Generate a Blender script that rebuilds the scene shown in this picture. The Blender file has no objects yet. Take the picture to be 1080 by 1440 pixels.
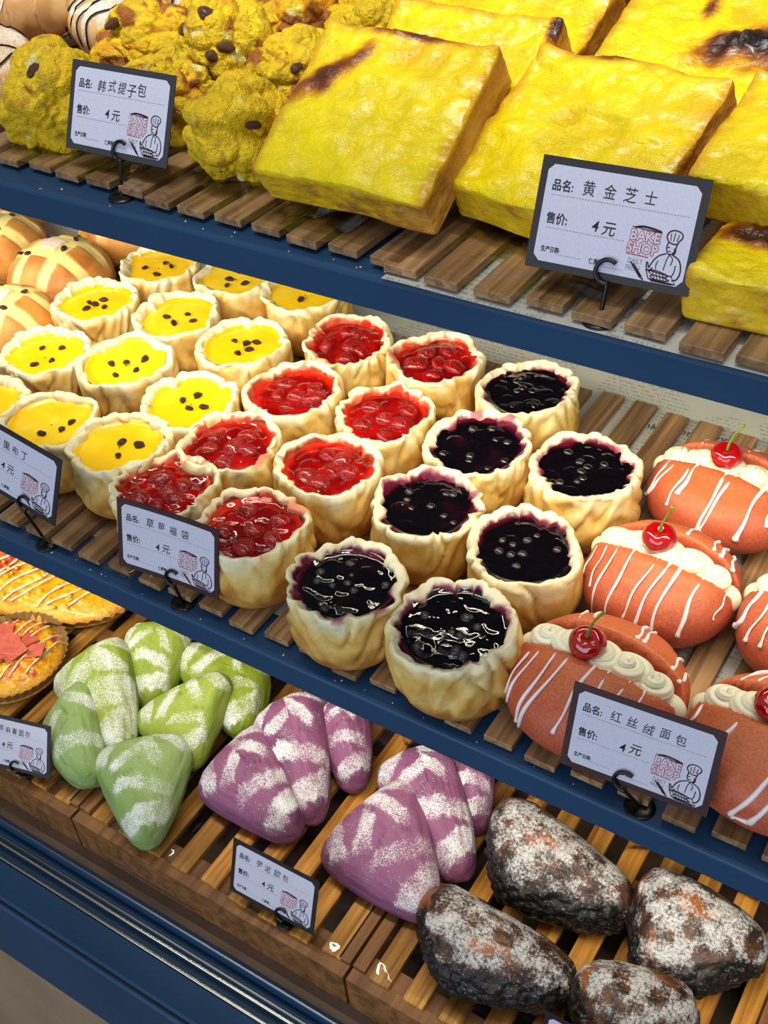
import bpy, bmesh, math, random
import numpy as np
from mathutils import Matrix, Vector, Euler
PI = math.pi
scene = bpy.context.scene
C = scene.collection

# ------------------------------------------------------------------ camera
cam_d = bpy.data.cameras.new('camera'); cam = bpy.data.objects.new('camera', cam_d); C.objects.link(cam)
right = Vector((0.8435232, 0.53323177, -0.06428454))
down = Vector((0.3046056, -0.57353417, -0.76044328))
fwd = Vector((-0.4423619, 0.62187012, -0.64621475))
mw = Matrix.Identity(4)
for i in range(3):
    mw[i][0] = right[i]; mw[i][1] = -down[i]; mw[i][2] = -fwd[i]
mw[2][3] = 1.5
cam.matrix_world = mw
cam_d.sensor_fit = 'HORIZONTAL'; cam_d.sensor_width = 36.0; cam_d.lens = 36.0 * 1604.73 / 1080.0
cam_d.clip_start = 0.02; cam_d.clip_end = 30
scene.camera = cam

# ------------------------------------------------------------------ world, lamps, exposure
world = bpy.data.worlds.new('world'); scene.world = world; world.use_nodes = True
bg = world.node_tree.nodes['Background']
bg.inputs[0].default_value = (0.80, 0.88, 1.0, 1); bg.inputs[1].default_value = 0.20
def area(name, loc, rot, sx, sy, power, col):
    l = bpy.data.lights.new(name, 'AREA'); l.shape = 'RECTANGLE'; l.size = sx; l.size_y = sy
    l.energy = power; l.color = col
    o = bpy.data.objects.new(name, l); C.objects.link(o); o.location = loc; o.rotation_euler = rot
    return o
# ceiling panels of the shop, the shop window behind the photographer, and the case's own LED strips
area('ceiling_lamp', (-0.5, 0.2, 2.9), (0, 0, 0), 1.2, 0.3, 5, (1.0, 0.97, 0.92))
area('ceiling_lamp', (0.9, -0.6, 2.9), (0, 0, 0), 1.2, 0.3, 4, (1.0, 0.97, 0.92))
area('shop_window', (-0.6, -2.6, 1.7), (math.radians(84), 0, 0), 3.4, 1.8, 42, (0.74, 0.86, 1.0))
area('canopy_led_strip', (-0.35, 0.52, 1.78), (math.radians(19), 0, 0), 2.4, 0.02, 2.3, (1.0, 0.95, 0.84)).data.spread = math.radians(56)
area('shelf_led_strip', (-0.35, 0.512, 1.150), (math.radians(38), 0, 0), 2.4, 0.010, 3.9, (1.0, 0.90, 0.70)).data.spread = math.radians(146)
area('shelf_led_strip', (-0.35, 0.414, 0.894), (math.radians(36), 0, 0), 2.4, 0.010, 3.4, (1.0, 0.90, 0.70)).data.spread = math.radians(118)
vs = scene.view_settings
vs.view_transform = 'Standard'; vs.look = 'None'; vs.gamma = 1.0; vs.use_curve_mapping = False
vs.exposure = 0.22

# ------------------------------------------------------------------ helpers
def lin(c):
    c = np.asarray(c, float)
    return np.where(c <= 0.04045, c / 12.92, ((c + 0.055) / 1.055) ** 2.4)
def sm(a, b, x):
    t = np.clip((x - a) / (b - a), 0, 1); return t * t * (3 - 2 * t)
def mix(a, b, t):
    t = np.asarray(t)[..., None]; return np.asarray(a) * (1 - t) + np.asarray(b) * t
def _h(ix, iy, iz, s):
    n = (ix.astype(np.int64) * 374761393 + iy.astype(np.int64) * 668265263 + iz.astype(np.int64) * 1274126177 + int(s) * 974634617) & 0xffffffff
    n = ((n ^ (n >> 13)) * 1274126177) & 0xffffffff
    n = ((n ^ (n >> 15)) * 2246822519) & 0xffffffff
    return ((n ^ (n >> 16)) & 0xffffff) / float(0xffffff)
def vnoise(P, s=0):
    """smooth value noise in -1..1"""
    F = np.floor(P); f = P - F; f = f * f * f * (f * (f * 6 - 15) + 10)
    x, y, z = F[:, 0], F[:, 1], F[:, 2]; r = 0
    for dx in (0, 1):
        wx = f[:, 0] if dx else 1 - f[:, 0]
        for dy in (0, 1):
            wy = f[:, 1] if dy else 1 - f[:, 1]
            for dz in (0, 1):
                wz = f[:, 2] if dz else 1 - f[:, 2]
                r = r + wx * wy * wz * _h(x + dx, y + dy, z + dz, s)
    return r * 2 - 1
def fbm(P, s=0, o=4, g=0.5):
    r = 0; a = 1; t = 0
    for k in range(o):
        r = r + a * vnoise(P * (2.03 ** k) + 7.3 * k, s + k * 17); t += a; a *= g
    return r / t
def worley(P, s=0):
    """distance to nearest feature point"""
    F = np.floor(P); best = np.full(len(P), 9.0); second = np.full(len(P), 9.0)
    for dx in (-1, 0, 1):
        for dy in (-1, 0, 1):
            for dz in (-1, 0, 1):
                x, y, z = F[:, 0] + dx, F[:, 1] + dy, F[:, 2] + dz
                d = np.sqrt((x + _h(x, y, z, s) - P[:, 0]) ** 2 + (y + _h(x, y, z, s + 5) - P[:, 1]) ** 2 + (z + _h(x, y, z, s + 9) - P[:, 2]) ** 2)
                second = np.where(d < best, best, np.minimum(second, d)); best = np.minimum(best, d)
    return best, second
def mesh(name, V, F, mat=None, col=None, smooth=True):
    m = bpy.data.meshes.new(name)
    m.from_pydata(np.asarray(V, float).tolist(), [], F if isinstance(F, list) else np.asarray(F).tolist())
    if smooth: m.polygons.foreach_set('use_smooth', [True] * len(m.polygons))
    if col is not None:
        col = np.asarray(col, float)
        if col.shape[1] == 3: col = np.concatenate([col, np.ones((len(col), 1))], 1)
        col = col.copy(); col[:, :3] = lin(np.clip(col[:, :3], 0, 1))
        a = m.color_attributes.new('Col', 'FLOAT_COLOR', 'POINT'); a.data.foreach_set('color', col.ravel())
    if mat: m.materials.append(mat)
    m.update(); return m
def obj(name, m, parent=None, loc=(0, 0, 0), rot=(0, 0, 0), sc=None):
    o = bpy.data.objects.new(name, m); C.objects.link(o)
    o.parent = parent; o.location = loc; o.rotation_euler = rot
    if sc is not None: o.scale = sc if hasattr(sc, '__len__') else (sc, sc, sc)
    return o
def thing(name, label, cat, loc=(0, 0, 0), rot=(0, 0, 0), group=None):
    o = obj(name, None, None, loc, rot); return tag(o, label, cat, group)
def tag(o, label, cat, group=None):
    o['label'] = label; o['category'] = cat
    if group: o['group'] = group
    return o
def grid_faces(nu, nv, cu=False, off=0):
    i = np.arange(nu if cu else nu - 1); j = np.arange(nv - 1)
    I, J = np.meshgrid(i, j, indexing='ij'); I2 = (I + 1) % nu
    return np.stack([I * nv + J, I2 * nv + J, I2 * nv + J + 1, I * nv + J + 1], -1).reshape(-1, 4) + off
def ico(n):
    b = bmesh.new(); bmesh.ops.create_icosphere(b, subdivisions=n, radius=1.0)
    V = np.array([v.co[:] for v in b.verts]); F = np.array([[v.index for v in f.verts] for f in b.faces]); b.free()
    return V / np.linalg.norm(V, axis=1)[:, None], F
ICO = {n: ico(n) for n in (2, 3, 4, 5, 6)}
def box(x0, x1, y0, y1, z0, z1, bev=0.0):
    b = bmesh.new(); bmesh.ops.create_cube(b, size=1.0)
    for v in b.verts:
        v.co = Vector(((x0 + x1) / 2 + v.co.x * (x1 - x0), (y0 + y1) / 2 + v.co.y * (y1 - y0), (z0 + z1) / 2 + v.co.z * (z1 - z0)))
    if bev: bmesh.ops.bevel(b, geom=b.edges[:], offset=bev, segments=2, affect='EDGES', profile=0.5)
    V = np.array([v.co[:] for v in b.verts]); F = [[v.index for v in f.verts] for f in b.faces]; b.free()
    return V, F
def box_obj(name, x0, x1, y0, y1, z0, z1, mat, parent=None, bev=0.0):
    V, F = box(x0, x1, y0, y1, z0, z1, bev); return obj(name, mesh(name, V, F, mat, smooth=False), parent)
def tube(pts, rad, seg=8, close=True):
    P = np.asarray(pts, float); n = len(P); rad = np.broadcast_to(np.asarray(rad, float), (n,))
    T = np.gradient(P, axis=0); T /= np.linalg.norm(T, axis=1)[:, None] + 1e-12
    up = np.array([0.0, 0, 1]) if abs(T[0, 2]) < 0.9 else np.array([1.0, 0, 0])
    V = []; N = np.cross(T[0], up); N /= np.linalg.norm(N)
    for k in range(n):
        N = N - T[k] * (N @ T[k]); N /= np.linalg.norm(N); B = np.cross(T[k], N)
        a = np.arange(seg) * 2 * PI / seg
        V.append(P[k] + rad[k] * (np.cos(a)[:, None] * N + np.sin(a)[:, None] * B))
    V = np.concatenate(V); F = []
    for k in range(n - 1):
        for s in range(seg):
            F.append([k * seg + s, k * seg + (s + 1) % seg, (k + 1) * seg + (s + 1) % seg, (k + 1) * seg + s])
    if close:
        F.append(list(range(seg))[::-1]); F.append([(n - 1) * seg + s for s in range(seg)])
    return V, F
def join(parts):
    V = []; F = []; o = 0
    for v, f in parts:
        V.append(np.asarray(v)); F += [[i + o for i in q] for q in (f if isinstance(f, list) else f.tolist())]; o += len(v)
    return np.concatenate(V), F
def spline(pts, n):
    """Catmull-Rom through pts"""
    P = np.asarray(pts, float); P = np.vstack([2 * P[0] - P[1], P, 2 * P[-1] - P[-2]]); out = []
    m = len(P) - 3
    for t in np.linspace(0, m - 1e-6, n):
        k = int(t); u = t - k; a, b, c, d = P[k:k + 4]
        out.append(0.5 * (2 * b + (c - a) * u + (2 * a - 5 * b + 4 * c - d) * u * u + (3 * b - a - 3 * c + d) * u ** 3))
    return np.array(out)

# ------------------------------------------------------------------ materials
def mat(name, color=None, rough=0.5, coat=0.0, spec=0.5, bump=None, vary=None, sss=0.0, metal=0.0, coat_rough=0.05, gloss=None, bump2=None):
    """color None -> colour from the mesh's own 'Col' attribute; gloss=(r) -> attribute alpha blends rough to r"""
    m = bpy.data.materials.new(name); m.use_nodes = True; nt = m.node_tree; N = nt.nodes; L = nt.links
    b = N['Principled BSDF']
    b.inputs['Roughness'].default_value = rough; b.inputs['Metallic'].default_value = metal
    b.inputs['Specular IOR Level'].default_value = spec
    b.inputs['Coat Weight'].default_value = coat; b.inputs['Coat Roughness'].default_value = coat_rough
    if sss:
        b.inputs['Subsurface Weight'].default_value = sss; b.inputs['Subsurface Radius'].default_value = (1.0, 0.6, 0.3); b.inputs['Subsurface Scale'].default_value = 0.006
    tc = N.new('ShaderNodeTexCoord')
    if color is None:
        at = N.new('ShaderNodeAttribute'); at.attribute_name = 'Col'; src = at.outputs['Color']
        if gloss is not None:
            mr = N.new('ShaderNodeMapRange'); mr.inputs[3].default_value = rough; mr.inputs[4].default_value = gloss
            L.new(at.outputs['Alpha'], mr.inputs[0]); L.new(mr.outputs[0], b.inputs['Roughness'])
    else:
        r = N.new('ShaderNodeRGB'); r.outputs[0].default_value = tuple(lin(color)) + (1,); src = r.outputs[0]
    if vary:
        sc, amt = vary
        nz = N.new('ShaderNodeTexNoise'); nz.inputs['Scale'].default_value = sc; nz.inputs['Detail'].default_value = 5
        L.new(tc.outputs['Object'], nz.inputs['Vector'])
        mr = N.new('ShaderNodeMapRange'); mr.inputs[1].default_value = 0.3; mr.inputs[2].default_value = 0.7
        mr.inputs[3].default_value = 1 - amt; mr.inputs[4].default_value = 1 + amt
        L.new(nz.outputs['Fac'], mr.inputs[0])
        mx = N.new('ShaderNodeVectorMath'); mx.operation = 'SCALE'; L.new(src, mx.inputs[0]); L.new(mr.outputs[0], mx.inputs['Scale']); src = mx.outputs[0]
    L.new(src, b.inputs['Base Color'])
    prev = None
    for bp in (bump, bump2):
        if not bp: continue
        sc, st, dist = bp[:3]
        nz = N.new('ShaderNodeTexNoise'); nz.inputs['Scale'].default_value = sc; nz.inputs['Detail'].default_value = 4
        L.new(tc.outputs['Object'], nz.inputs['Vector'])
        bn = N.new('ShaderNodeBump'); bn.inputs['Strength'].default_value = st; bn.inputs['Distance'].default_value = dist
        L.new(nz.outputs['Fac'], bn.inputs['Height'])
        if prev: L.new(prev.outputs[0], bn.inputs['Normal'])
        prev = bn
    if prev:
        L.new(prev.outputs[0], b.inputs['Normal'])
    return m
def dusted(name, rough, spec=.3, bump=None, bump2=None, white=(.93, .94, .95), f1=750, f2=2400, gain=1.45):
    """colour from 'Col'; attribute alpha is how thickly flour or sugar lies, broken up into grains"""
    m = mat(name, None, rough=rough, spec=spec, bump=bump, bump2=bump2); nt = m.node_tree; N = nt.nodes; L = nt.links; b = N['Principled BSDF']
    at = next(n for n in N if n.type == 'ATTRIBUTE'); tc = next(n for n in N if n.type == 'TEX_COORD')
    def mth(op, a, c):
        q = N.new('ShaderNodeMath'); q.operation = op
        for k, v in ((0, a), (1, c)):
            if isinstance(v, (int, float)): q.inputs[k].default_value = v
            else: L.new(v, q.inputs[k])
        return q.outputs[0]
    v = mth('MULTIPLY', at.outputs['Alpha'], gain)
    for f, a in ((f1, 1.5), (f2, 1.3), (70, .7)):
        nz = N.new('ShaderNodeTexNoise'); nz.inputs['Scale'].default_value = f; nz.inputs['Detail'].default_value = 2; L.new(tc.outputs['Object'], nz.inputs['Vector'])
        v = mth('ADD', v, mth('MULTIPLY', mth('SUBTRACT', nz.outputs['Fac'], .5), a))
    mr = N.new('ShaderNodeMapRange'); mr.interpolation_type = 'SMOOTHSTEP'; mr.inputs[1].default_value = .34; mr.inputs[2].default_value = 1.12; mr.inputs[4].default_value = .93; L.new(v, mr.inputs[0])
    src = b.inputs['Base Color'].links[0].from_socket
    mx = N.new('ShaderNodeMix'); mx.data_type = 'RGBA'; mx.inputs[7].default_value = tuple(lin(white)) + (1,); L.new(mr.outputs[0], mx.inputs[0]); L.new(src, mx.inputs[6]); L.new(mx.outputs[2], b.inputs['Base Color'])
    m2 = N.new('ShaderNodeMapRange'); m2.inputs[3].default_value = rough; m2.inputs[4].default_value = .95; L.new(mr.outputs[0], m2.inputs[0]); L.new(m2.outputs[0], b.inputs['Roughness'])
    return m
def wood(name, c1, c2, rough=0.5, scale=1.0, coat=0.0):
    m = bpy.data.materials.new(name); m.use_nodes = True; nt = m.node_tree; N = nt.nodes; L = nt.links; b = N['Principled BSDF']
    b.inputs['Roughness'].default_value = rough; b.inputs['Coat Weight'].default_value = coat; b.inputs['Coat Roughness'].default_value = 0.15
    tc = N.new('ShaderNodeTexCoord'); oi = N.new('ShaderNodeObjectInfo')
    add = N.new('ShaderNodeVectorMath'); add.operation = 'ADD'
    mul = N.new('ShaderNodeVectorMath'); mul.operation = 'SCALE'; mul.inputs[0].default_value = (3.1, 7.7, 1.9)
    L.new(oi.outputs['Random'], mul.inputs['Scale']); L.new(tc.outputs['Object'], add.inputs[0]); L.new(mul.outputs[0], add.inputs[1])
    mp = N.new('ShaderNodeMapping'); mp.inputs['Scale'].default_value = (170 * scale, 7 * scale, 170 * scale); L.new(add.outputs[0], mp.inputs[0])
    nz = N.new('ShaderNodeTexNoise'); nz.inputs['Scale'].default_value = 1.0; nz.inputs['Detail'].default_value = 6; nz.inputs['Distortion'].default_value = 0.6
    L.new(mp.outputs[0], nz.inputs['Vector'])
    cr = N.new('ShaderNodeValToRGB'); cr.color_ramp.elements[0].position = 0.33; cr.color_ramp.elements[1].position = 0.68
    cr.color_ramp.elements[0].color = tuple(lin(c1)) + (1,); cr.color_ramp.elements[1].color = tuple(lin(c2)) + (1,)
    L.new(nz.outputs['Fac'], cr.inputs[0])
    mr = N.new('ShaderNodeMapRange'); mr.inputs[3].default_value = 0.68; mr.inputs[4].default_value = 1.12; L.new(oi.outputs['Random'], mr.inputs[0])
    sc = N.new('ShaderNodeVectorMath'); sc.operation = 'SCALE'; L.new(cr.outputs[0], sc.inputs[0]); L.new(mr.outputs[0], sc.inputs['Scale'])
    L.new(sc.outputs[0], b.inputs['Base Color'])
    bn = N.new('ShaderNodeBump'); bn.inputs['Strength'].default_value = 0.35; bn.inputs['Distance'].default_value = 0.0006
    L.new(nz.outputs['Fac'], bn.inputs['Height']); L.new(bn.outputs[0], b.inputs['Normal'])
    return m
def film_mat():
    m = bpy.data.materials.new('clear_film'); m.use_nodes = True; nt = m.node_tree; N = nt.nodes; L = nt.links
    N.remove(N['Principled BSDF']); out = N['Material Output']
    tr = N.new('ShaderNodeBsdfTransparent'); tr.inputs[0].default_value = (0.95, 0.96, 0.97, 1)
    gl = N.new('ShaderNodeBsdfGlossy'); gl.inputs['Roughness'].default_value = 0.07; gl.inputs['Color'].default_value = (1, 1, 1, 1)
    fr = N.new('ShaderNodeFresnel'); fr.inputs[0].default_value = 1.58
    mx = N.new('ShaderNodeMixShader'); L.new(fr.outputs[0], mx.inputs[0]); L.new(tr.outputs[0], mx.inputs[1]); L.new(gl.outputs[0], mx.inputs[2])
    L.new(mx.outputs[0], out.inputs[0]); return m
def newsprint_mat():
    m = bpy.data.materials.new('newsprint'); m.use_nodes = True; nt = m.node_tree; N = nt.nodes; L = nt.links; b = N['Principled BSDF']
    b.inputs['Roughness'].default_value = 0.42
    tc = N.new('ShaderNodeTexCoord')
    w = N.new('ShaderNodeTexWave'); w.bands_direction = 'Y'; w.inputs['Scale'].default_value = 62; L.new(tc.outputs['Object'], w.inputs['Vector'])
    mp = N.new('ShaderNodeMapping'); mp.inputs['Scale'].default_value = (620, 190, 1); L.new(tc.outputs['Object'], mp.inputs[0])
    nz = N.new('ShaderNodeTexNoise'); nz.inputs['Scale'].default_value = 1; nz.inputs['Detail'].default_value = 2; L.new(mp.outputs[0], nz.inputs['Vector'])
    big = N.new('ShaderNodeTexNoise'); big.inputs['Scale'].default_value = 14; L.new(tc.outputs['Object'], big.inputs['Vector'])
    def mth(op, a, bb):
        q = N.new('ShaderNodeMath'); q.operation = op
        for k, v in ((0, a), (1, bb)):
            if isinstance(v, float): q.inputs[k].default_value = v
            else: L.new(v, q.inputs[k])
        return q.outputs[0]
    t = mth('MULTIPLY', mth('GREATER_THAN', w.outputs['Fac'], 0.55), mth('GREATER_THAN', nz.outputs['Fac'], 0.5))
    t = mth('MULTIPLY', t, mth('GREATER_THAN', big.outputs['Fac'], 0.43)); t = mth('MULTIPLY', t, 0.42)
    mx = N.new('ShaderNodeMix'); mx.data_type = 'RGBA'; mx.inputs[6].default_value = tuple(lin((.80, .80, .76))) + (1,); mx.inputs[7].default_value = tuple(lin((.30, .31, .32))) + (1,)
    L.new(t, mx.inputs[0]); L.new(mx.outputs[2], b.inputs['Base Color']); return m

M_blue = mat('blue_enamel', (.140, .275, .415), rough=.42, spec=.3, vary=(9, .10), bump=(260, .05, .0004))
M_wood = wood('pine_slat', (.47, .34, .22), (.74, .58, .40), rough=.5)
M_woodlow = wood('varnished_slat_led_tint', (.62, .40, .15), (.90, .68, .33), rough=.36, coat=.25)  # same slats, glossier; warm orange LED light is put into the wood colour
M_crate = wood('crate_board', (.46, .29, .15), (.66, .46, .26), rough=.5, scale=.5)
M_deck = mat('deck_wood', (.36, .27, .21), rough=.55, vary=(26, .30), bump=(180, .25, .0006))
M_film = film_mat()
M_news = newsprint_mat()
M_steel = mat('bright_metal', (.86, .85, .80), rough=.20, metal=1.0)
M_steel2 = mat('grey_metal', (.55, .56, .58), rough=.3, metal=1.0)
M_dark = mat('dark_gap', (.05, .07, .10), rough=.7)
M_black = mat('black_plastic', (.02, .02, .025), rough=.28)
M_cardw = mat('tag_paper', (.82, .82, .90), rough=.6, vary=(700, .05))
M_cardb = mat('tag_border', (.13, .10, .12), rough=.5)
M_cardm = mat('tag_border_maroon', (.20, .08, .11), rough=.5)
M_ink = mat('ink', (.02, .02, .02), rough=.6)
M_red = mat('logo_red', (.70, .22, .20), rough=.6)
M_brownink = mat('logo_brown', (.25, .12, .12), rough=.6)
M_greyink = mat('logo_grey', (.58, .56, .60), rough=.6)
M_crust = mat('pastry', None, rough=.48, spec=.4, vary=(170, .07), bump=(240, .18, .0010), bump2=(60, .15, .003), sss=.15)
M_custard = mat('custard', None, rough=.26, coat=.5, bump=(30, .15, .003), sss=.15)
M_raisin = mat('raisin', (.24, .08, .05), rough=.35, bump=(500, .8, .001), coat=.3)
M_gel_r = mat('strawberry_gel', None, rough=.08, coat=1.0, bump=(60, .22, .004), spec=.3, coat_rough=.02)
M_straw = mat('strawberry', (.58, .02, .015), rough=.16, coat=.6, spec=.35, bump=(1.6, .3, .10), bump2=(7, .22, .04), vary=(1.2, .3), sss=.0)
M_gel_b = mat('blueberry_gel', None, rough=.04, coat=1.0, spec=.5, coat_rough=.02, bump=(55, .20, .004))
M_berry = mat('blueberry', (.035, .012, .03), rough=.12, coat=1.0, bump=(140, .3, .002))
M_toast = mat('cheese_toast', None, rough=.62, gloss=.30, spec=.35, coat=.25, coat_rough=.16, bump=(70, .8, .006), bump2=(300, .6, .0014), vary=(60, .14))
M_ybun = mat('yellow_bun', None, rough=.58, gloss=.3, bump=(9, .35, .06), bump2=(30, .35, .02), vary=(7, .14))
M_velvet = mat('velvet_crust', None, rough=.50, vary=(640, .22), bump=(420, .30, .0007))
M_cream = mat('cream', (.97, .945, .82), rough=.45, sss=.2, bump=(160, .1, .001))
M_icing = mat('icing', (.99, .93, .93), rough=.35, sss=.1)
M_cherry = mat('cherry', (.66, .015, .03), rough=.08, coat=1.0, spec=.7, vary=(60, .2))
M_stem = mat('cherry_stem', (.42, .56, .16), rough=.5, vary=(300, .3))
M_dough = dusted('dusted_bread', .60, .3, bump=(330, .22, .0008), bump2=(60, .40, .003))
M_choc = dusted('choc_bread', .42, .45, bump=(260, .6, .002), bump2=(700, .4, .0008), white=(.80, .80, .81), f1=420, f2=1500, gain=1.15)
M_bun = dusted('glazed_bun', .38, .45, bump=(180, .2, .0012), bump2=(50, .2, .002), white=(.93, .92, .90))
M_sauce = mat('white_sauce', (.97, .93, .80), rough=.3)
M_pizza = mat('topping', None, rough=.3, coat=.25, bump=(170, .6, .003), vary=(260, .2))
M_paper = mat('baking_paper', (.60, .47, .28), rough=.7)
M_choco = mat('choc_stripe', (.09, .045, .035), rough=.3)
M_ham = mat('ham', (.84, .42, .35), rough=.3, coat=.3, vary=(130, .2))
M_corn = mat('corn', (.96, .68, .10), rough=.25, coat=.5)
M_flour = mat('flour', (.93, .92, .90), rough=.9)

# ------------------------------------------------------------------ room
H_TOP, H_MID, H_LOW = 1.175, 0.920, 0.580
S_TOP, S_MID, S_LOW = 1.183, 0.928, 0.580     # tops of the slats
fl = box_obj('floor', -5, 4, -4, 3, -.05, 0, mat('floor_vinyl', (.47, .38, .29), rough=.5, vary=(7, .15))); fl['kind'] = 'structure'
wb = box_obj('wall_back', -5, 4, 1.6, 1.7, 0, 3.2, mat('wall_paint', (.72, .74, .74), rough=.8)); wb['kind'] = 'structure'

case = thing('display_case', 'dark blue steel bakery display case with stacked shelves', 'display case', (0, 0, 0))
def extrude_x(name, prof, x0, x1, m, parent, smooth=False):
    n = len(prof); V = [(x0, y, z) for y, z in prof] + [(x1, y, z) for y, z in prof]
    F = [[i, i + n, (i + 1) % n + n, (i + 1) % n] for i in range(n)] + [list(range(n)), list(range(n, 2 * n))[::-1]]
    return obj(name, mesh(name, V, F, m, smooth=smooth), parent)
def shelf(yf, zt, face, back):
    r = .0035
    arc = [(yf + r - r * math.sin(a), zt - r + r * math.cos(a)) for a in np.linspace(0, PI / 2, 5)]
    prof = [(back, zt)] + arc + [(yf, zt - face), (yf + .004, zt - face), (yf + .004, zt - .012), (back, zt - .012)]
    s = extrude_x('shelf', prof, -1.7, .6, M_blue, case)
    return s
shelf(.489, H_TOP, .0225, 1.0); shelf(.391, H_MID, .0215, .98)
extrude_x('back_panel', [(1.0, .50), (1.012, .50), (1.012, 1.45), (1.0, 1.45)], -1.7, .6, mat('case_back', (.60, .61, .58), rough=.4), case)
extrude_x('deck', [(.337, .528), (1.0, .528), (1.0, .50), (.337, .50)], -1.7, .6, M_deck, case)
# sliding door track: blue channel with bright ridges, then the sill and the front panel
extrude_x('track_channel', [(.341, .530), (.337, .533), (.334, .533), (.333, .518), (.304, .518), (.304, .510), (.341, .510)], -1.7, .6, M_blue, case)
for y, r, mm in ((.3358, .0014, M_steel2), (.3245, .0016, M_steel2), (.3188, .0018, M_steel), (.3065, .0020, M_steel)):
    V, F = tube([(-1.7, y, .5262 if y < .33 else .533), (.6, y, .5262 if y < .33 else .533)], r, 10)
    obj('track_ridge', mesh('track_ridge', V, F, mm), case)
extrude_x('sill', [(.3035, .528), (.276, .528), (.2735, .5265), (.2735, .50), (.3035, .50)], -1.7, .6, M_blue, case)
extrude_x('seam', [(.2760, .5255), (.2715, .5255), (.2715, .50), (.2760, .50)], -1.7, .6, M_dark, case)
extrude_x('front_panel', [(.2740, .5245), (.2700, .5245), (.2680, .522), (.2680, .398), (.2720, .394), (.2740, .394)], -1.7, .6, M_blue, case)
extrude_x('cabinet_front', [(.2730, .394), (.2730, .02), (.290, .02), (.290, .394)], -1.7, .6, mat('cabinet_veneer', (.64, .55, .45), rough=.5, vary=(12, .12)), case)
for x in (-1.69, .56):
    V, F = box(x, x + .03, .96, .99, 0, 1.8); obj('upright', mesh('upright', V, F, M_blue, smooth=False), case)

# newsprint sheets lying on the shelves
def sheet(name, x0, x1, y0, y1, z, m, nx=60, ny=24, amp=.0006, seed=1, sag=0.0, corner=0.0, zf=None):
    u, v = np.meshgrid(np.linspace(0, 1, nx), np.linspace(0, 1, ny), indexing='ij'); u = u.ravel(); v = v.ravel()
    X = x0 + (x1 - x0) * u; Y = y0 + (y1 - y0) * v
    if corner:
        for sx in (0, 1):
            for sy in (0, 1):
                cx = x0 + corner if sx == 0 else x1 - corner; cy = y0 + corner if sy == 0 else y1 - corner
                k = ((X < cx) if sx == 0 else (X > cx)) & ((Y < cy) if sy == 0 else (Y > cy))
                dx, dy = (X - cx), (Y - cy); mx = np.maximum(np.abs(dx), np.abs(dy)); d = np.sqrt(dx * dx + dy * dy) + 1e-9
                f = np.where(k, mx / d, 1); X = np.where(k, cx + dx * f, X); Y = np.where(k, cy + dy * f, Y)
    Z = z + amp * fbm(np.stack([X * 25, Y * 25, 0 * X], 1), seed, 3)
    if zf is not None: Z = Z + zf(X, Y)
    return mesh(name, np.stack([X, Y, Z], 1), grid_faces(nx, ny), m)
tag(obj('newsprint_paper', sheet('newsprint_paper', -.335, .45, .4875, .95, H_TOP + .0010, M_news, amp=.0004)), 'newsprint patterned paper lining the top shelf under the wooden slats', 'paper')
tag(obj('newsprint_paper', sheet('newsprint_paper', -1.5, .45, .425, .93, H_MID + .0010, M_news, amp=.0004, seed=4)), 'newsprint patterned paper lining the middle shelf behind the tarts and red buns', 'paper')

# ------------------------------------------------------------------ slatted mats and crates
def slat_mesh(w, l, t, m):
    V, F = box(-w / 2, w / 2, 0, l, -t, 0, .0005); return mesh('slat', V, F, m, smooth=False)
rnd = random.Random(5)
def mat_of_slats(label, x0, y0, ztop, n, pitch, w, l, rotz, shelfz, m, group):
    t = thing('slatted_mat', label, 'wooden mat', (x0, y0, shelfz), (0, 0, rotz))
    h = ztop - shelfz; th = min(.0052, h - .002); sm_ = slat_mesh(w, l, th, m)
    for k in range(n):
        o = obj('slat', sm_, t, (k * pitch + w / 2 + rnd.uniform(-.0012, .0012), rnd.uniform(-.003, .003), h))
        o.scale = (rnd.uniform(.95, 1.05), 1, 1)
    for yy in (.06, l * .5, l - .08):
        V, F = box(0, (n - 1) * pitch + w, yy, yy + .022, 0, h - th); obj('cross_rail', mesh('cross_rail', V, F, m, smooth=False), t)
    return t
mat_of_slats('slatted wooden mat on the top shelf under the lumpy yellow buns', -.945, .522, S_TOP, 21, .0298, .0225, .38, math.radians(-2.6), H_TOP, M_wood, None)
mat_of_slats('slatted wooden mat on the top shelf under the flat yellow toasts', -.337, .4935, S_TOP, 15, .0302, .0225, .38, math.radians(-1.0), H_TOP, M_wood, None)
mat_of_slats('slatted wooden mat on the middle shelf under cream-crossed buns and custard tarts', -1.19, .401, S_MID, 23, .0293, .0205, .376, 0, H_MID, M_wood, None)
mat_of_slats('slatted wooden mat on the middle shelf under strawberry and blueberry tarts', -.5145, .401, S_MID, 9, .0293, .0205, .376, 0, H_MID, M_wood, None)
mat_of_slats('slatted wooden mat on the middle shelf under the red cream buns', -.250, .399, S_MID, 15, .0293, .0205, .376, 0, H_MID, M_wood, None)
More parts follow.
